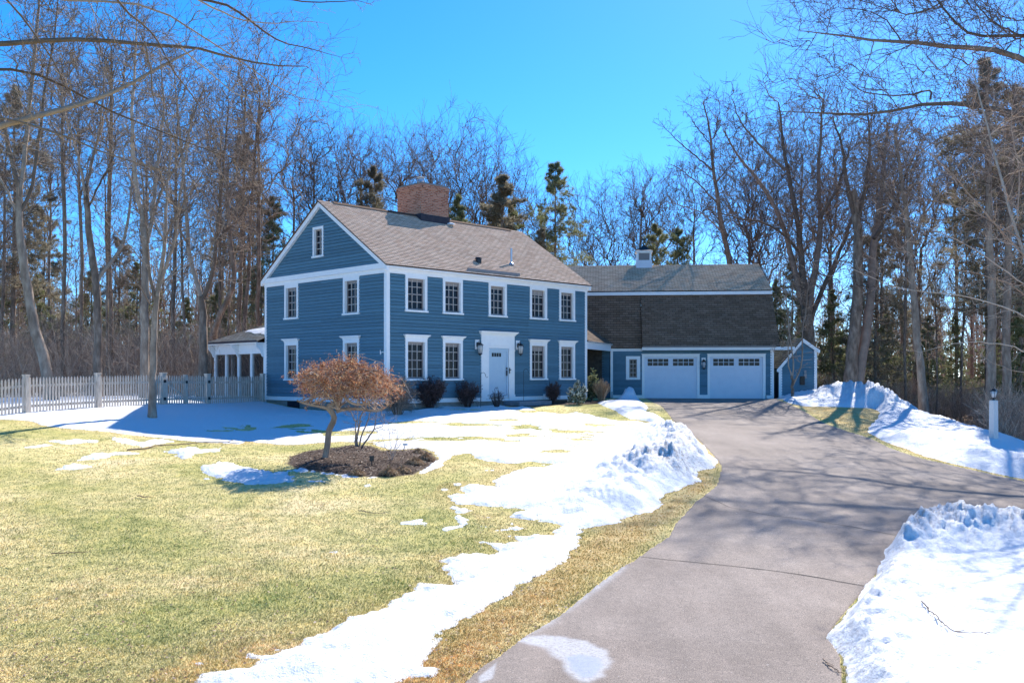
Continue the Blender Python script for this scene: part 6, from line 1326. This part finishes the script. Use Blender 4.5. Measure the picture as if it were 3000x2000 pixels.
# ------------------------------------------------------------------ shrubs
def base_pt(px, Y): x, y, z = G(px, Y); return np.array([x, y, z])
def twig_shrub(name, px, Y, wpx, toppy, label, m='shrub', seed=1, n=26, dens=1.0, vase=.5, leafm=None, leafn=3, leafs=.05, group=None, trop=.03, rmin=.004):
    rng = np.random.default_rng(seed); b = base_pt(px, Y); H = (HZ-toppy)/F*Y-b[2]; Rr = wpx/2/F*Y
    a = rng.random(n)*2*pi; rr = np.sqrt(rng.random(n)); top = np.stack([np.cos(a)*rr*Rr*.9, np.sin(a)*rr*Rr*.9, H*(.72+.25*rng.random(n)-.22*rr**2)], 1)
    st = top*np.array([.16, .16, 0])+np.array([0, 0, -.05]); tt = np.linspace(0, 1, 7)[None,:,None]; mid = st*.4+top*.6*np.array([vase*1.2, vase*1.2, .9])
    P = (1-tt)**2*st[:,None]+2*tt*(1-tt)*mid[:,None]+tt**2*top[:,None]; R = np.full((n, 7), rmin*2.4)*np.linspace(1, .5, 7)
    k = int(8*dens); c1 = children(rng, P, R, k, .25, 1, 42, .34, 5, trop=trop, wob=.2, rf=.6, rmin=rmin*1.2, taper=.3); c2 = children(rng, *c1, int(5*dens), .1, 1, 45, .55, 4, trop=trop, wob=.25, rf=.7, rmin=rmin); c3 = children(rng, *c2, 3, .2, 1, 45, .6, 3, trop=0, wob=.2, rf=.8, rmin=rmin*.8)
    e = empty(name, tuple(b), 0, label, 'shrub', group)
    V, Q = merge_tubes([(P, R, 4), (*c1, 3), (*c2, 3), (*c3, 3)]); np_mesh('stems', V, Q, mat=M[m], parent=e)
    if leafm: v, q = leaves(rng, *c2, leafn, leafs, .3, -.2); np_mesh('leaves', v, q, mat=M[leafm], parent=e)
    return e
twig_shrub('barberry_bush', 1262, 37.6, 112, 1106, 'large dark purple twiggy bush below the first ground floor window', seed=2, n=40, dens=1.25, leafm='shrub', leafn=3, leafs=.05)
twig_shrub('barberry_bush', 1370, 38.8, 82, 1116, 'rounded dark purple twiggy bush left of the front door', seed=3, n=34, dens=1.1, leafm='shrub', leafn=2, leafs=.045)
twig_shrub('barberry_bush', 1620, 42.0, 46, 1121, 'small narrow purple bush between the step and the right windows', seed=4, n=24, dens=1.1, leafm='shrub', leafn=2, leafs=.045)
twig_shrub('dried_perennials', 1455, 39.3, 52, 1140, 'sparse dried flower stalks in front of the front door', m='shrub', seed=6, n=26, dens=.5, vase=.8, rmin=.005)
twig_shrub('forsythia_bush', 1165, 35.2, 130, 1098, 'grey green weeping bush hiding the near corner of the house', m='twig', seed=7, n=40, dens=1.0, trop=-.14, vase=.6, rmin=.005)
def leafy(name, px, Y, wpx, toppy, label, seed, m='rhodo', size=.10, n=30, lo=0.0):
    rng = np.random.default_rng(seed); b = base_pt(px, Y); H = (HZ-toppy)/F*Y-b[2]; Rr = wpx/2/F*Y; a = rng.random(n)*2*pi; rr = np.sqrt(rng.random(n))
    top = np.stack([np.cos(a)*rr*Rr*.85, np.sin(a)*rr*Rr*.85, H*(.15+.75*rng.random(n)*(1-.55*rr**2))+.05], 1); tt = np.linspace(0, 1, 6)[None,:,None]
    P = tt*top[:,None]; R = np.full((n, 6), .008); c1 = children(rng, P, R, 8, .35, 1, 50, .35, 4, trop=.05, rf=.7, rmin=.004)
    e = empty(name, tuple(b), 0, label, 'shrub'); V, Q = merge_tubes([(P, R, 4), (*c1, 3)]); np_mesh('stems', V, Q, mat=M['twigdark'], parent=e)
    v, q = leaves(rng, *c1, 9, size, .22, .15, .3); np_mesh('leaves', v, q, mat=M[m], parent=e); return e
leafy('rhododendron', 1693, 41.4, 66, 1114, 'low dark bush with leaf glare painted white at the right corner of the house', 21, size=.11, n=42)
leafy('rhododendron', 1734, 45.2, 44, 1076, 'taller green rhododendron tucked into the breezeway', 22, 'needles', .14, 30)
def grass_clump(px, Y, wpx, toppy, label, seed, n=420, droop=.25, name='ornamental_grass', w=.006):
    rng = np.random.default_rng(seed); b = base_pt(px, Y); H = (HZ-toppy)/F*Y-b[2]; Rr = wpx/2/F*Y; a = rng.random(n)*2*pi; rr = rng.random(n)**.7; k = np.linspace(0, 1, 6)
    h = H*(.55+.45*rng.random(n)); P = np.stack([(np.cos(a)*rr*Rr)[:,None]*(.25+.75*k**(1.4)), (np.sin(a)*rr*Rr)[:,None]*(.25+.75*k**1.4), h[:,None]*(k-droop*rr[:,None]*k**3)], -1); P += rng.normal(size=P.shape)*.012
    V, Q = merge_tubes([(P, np.full((n, 6), w)*np.linspace(1, .6, 6), 3)]); o = np_mesh(name, V, Q, mat=M['drygrass'], loc=tuple(b)); return tag(o, label, 'grass clump')
grass_clump(1762, 44.0, 58, 1103, 'tall upright clump of dry tan grass beside the breezeway', 31, 520)
for px, pyb, wp, hp, lb in ((1140,1392,70,1358,'flattened tan grass tuft at the front of the mulch bed, left of the other tufts'), (1215,1362,70,1330,'flattened tan grass tuft in the middle of the mulch bed'), (1248,1350,60,1316,'flattened tan grass tuft at the right rim of the mulch bed'), (1045,1392,60,1366,'greyish flattened tuft at the front left of the mulch bed'), (1180,1384,60,1356,'small flattened tan tuft near the front right rim of the mulch bed'), (1225,1330,44,1308,'round brown tuft at the back right of the mulch bed')):
    Wp = W(px, pyb); grass_clump(px, Wp[1], wp, hp, lb, int(px), 520, .95, 'grass_tuft', .005)
# bare multi-stem shrub behind the maple and a sprout beside it
Wp = W(1046, 1312); Yq = Wp[1]
custom_tree('bare_shrub', 'leafless grey multi stemmed shrub just right of the maple trunk', 330, Yq, [([(1046,1314),(1044,1290),(1050,1255),(1058,1215),(1075,1185),(1090,1160)], .035, .008, .2, 0), ([(1042,1312),(1042,1280),(1044,1240),(1030,1210),(1010,1190)], .028, .006, -.3, 0), ([(1050,1312),(1060,1270),(1075,1240),(1085,1205),(1110,1170)], .028, .006, .4, 0), ([(1058,1312),(1080,1280),(1098,1255),(1102,1225),(1106,1195)], .03, .006, -.2, 0), ([(1098,1257),(1120,1250),(1128,1225),(1122,1225)], .014, .004, .1, 0), ([(1046,1300),(1048,1250),(1046,1210),(1050,1170)], .02, .006, 0, 0)],
  mt='barkpale', mc='twig', rmin=.0035, k=(5,4,3), lf=(.30,.45,.5), ang=36, cat='shrub', group=None)
Wp = W(1146, 1350); Yq = Wp[1]
custom_tree('bare_sprout', 'wispy sprout of thin arching stems in the mulch bed right of the shrub', 331, Yq, [([(1146,1350),(1144,1300),(1138,1260),(1140,1230)], .010, .003, 0, 0), ([(1148,1350),(1160,1300),(1180,1268),(1220,1258)], .008, .003, .2, 0), ([(1146,1350),(1165,1310),(1190,1285),(1225,1270)], .008, .003, -.2, 0), ([(1144,1350),(1130,1310),(1118,1280)], .008, .003, 0, 0), ([(1148,1350),(1155,1310),(1168,1260)], .008, .003, .1, 0)], mc='twigtan', rmin=.002, k=(3,3,2), lf=(.25,.4,.5), ang=30, cat='shrub')
# fallen sticks
def stick(px, w, label, seed, sub=None):
    rng = np.random.default_rng(seed); P = np.array([[*W(*p), 0] for p in px]); P = smooth_path(P, 24, rng, .01)
    P[:,2] = [snow_top(x, y)+.03+.012*rng.random() for x, y in P[:,:2]]; org = P[0].copy()
    l = children(rng, P[None], np.full((1, 24), w), 7, .1, .95, 35, .12, 5, trop=0, wob=.15, rf=.6, rmin=.003, flat=.9)
    V, Q = merge_tubes([(P[None], np.linspace(w, w*.4, 24)[None], 5), (*l, 3)]); return tag(np_mesh('fallen_branch', V-org, Q, mat=M['barkdark'], loc=tuple(org)), label, 'branch')
stick([(372,1321),(420,1318),(460,1308),(520,1306),(580,1300),(640,1299),(700,1302)], .022, 'long dark fallen branch lying across the upper lawn', 1)
stick([(150,1625),(200,1622),(240,1622),(265,1618)], .009, 'small twiggy stick on the lawn at the lower left', 2)
stick([(402,1457),(425,1462),(445,1460)], .012, 'short reddish stick in the middle of the lawn', 3)
stick([(1050,1500),(1090,1507),(1140,1506)], .008, 'thin stick on the lawn below the mulch bed', 4)
stick([(2700,1810),(2740,1855),(2800,1900),(2840,1902),(2900,1890)], .009, 'dark forked twig lying on the near right snowbank', 5)
stick([(2410,1940),(2440,1965),(2470,1985)], .008, 'short twig at the edge of the drive below the near snowbank', 6)

# ------------------------------------------------------------------ world, sun, camera
w = bpy.data.worlds.new('World'); sc.world = w; w.use_nodes = True; nt = w.node_tree; bg = nt.nodes['Background']
sky = nt.nodes.new('ShaderNodeTexSky'); sky.sky_type = 'NISHITA'; sky.sun_disc = False; sky.sun_elevation = RAD(SUN_EL); sky.sun_rotation = RAD(SUN_AZ)
sky.altitude = 200; sky.air_density = .7; sky.dust_density = .15; sky.ozone_density = 8.0
hs = nt.nodes.new('ShaderNodeHueSaturation'); hs.inputs['Saturation'].default_value = 1.21; hs.inputs['Hue'].default_value = .497
nt.links.new(sky.outputs[0], hs.inputs['Color']); nt.links.new(hs.outputs[0], bg.inputs['Color']); bg.inputs['Strength'].default_value = .12
s = bpy.data.lights.new('sun', 'SUN'); s.energy = 3.8; s.angle = RAD(.55); s.color = (1, .95, .87); so = bpy.data.objects.new('sun', s); COL.objects.link(so)
az, el = RAD(SUN_AZ), RAD(SUN_EL); d = (sin(az)*cos(el), cos(az)*cos(el), sin(el))
import mathutils
so.rotation_euler = mathutils.Vector(d).to_track_quat('Z', 'Y').to_euler(); so.location = (30, 60, 60)
cam = bpy.data.cameras.new('camera'); cam.sensor_width = 36; cam.lens = 36*F/3000; cam.shift_y = (HZ-1000)/3000; cam.clip_end = 2000; cam.clip_start = .05
co_ = bpy.data.objects.new('camera', cam); COL.objects.link(co_); co_.rotation_euler = (pi/2, 0, 0); sc.camera = co_
sc.view_settings.view_transform = 'Standard'; sc.view_settings.look = 'None'; sc.view_settings.gamma = 1; sc.view_settings.exposure = 1.22
sc.cycles.max_bounces = 6; sc.cycles.diffuse_bounces = 3; sc.cycles.glossy_bounces = 2; sc.cycles.transparent_max_bounces = 8
sc.cycles.use_adaptive_sampling = True
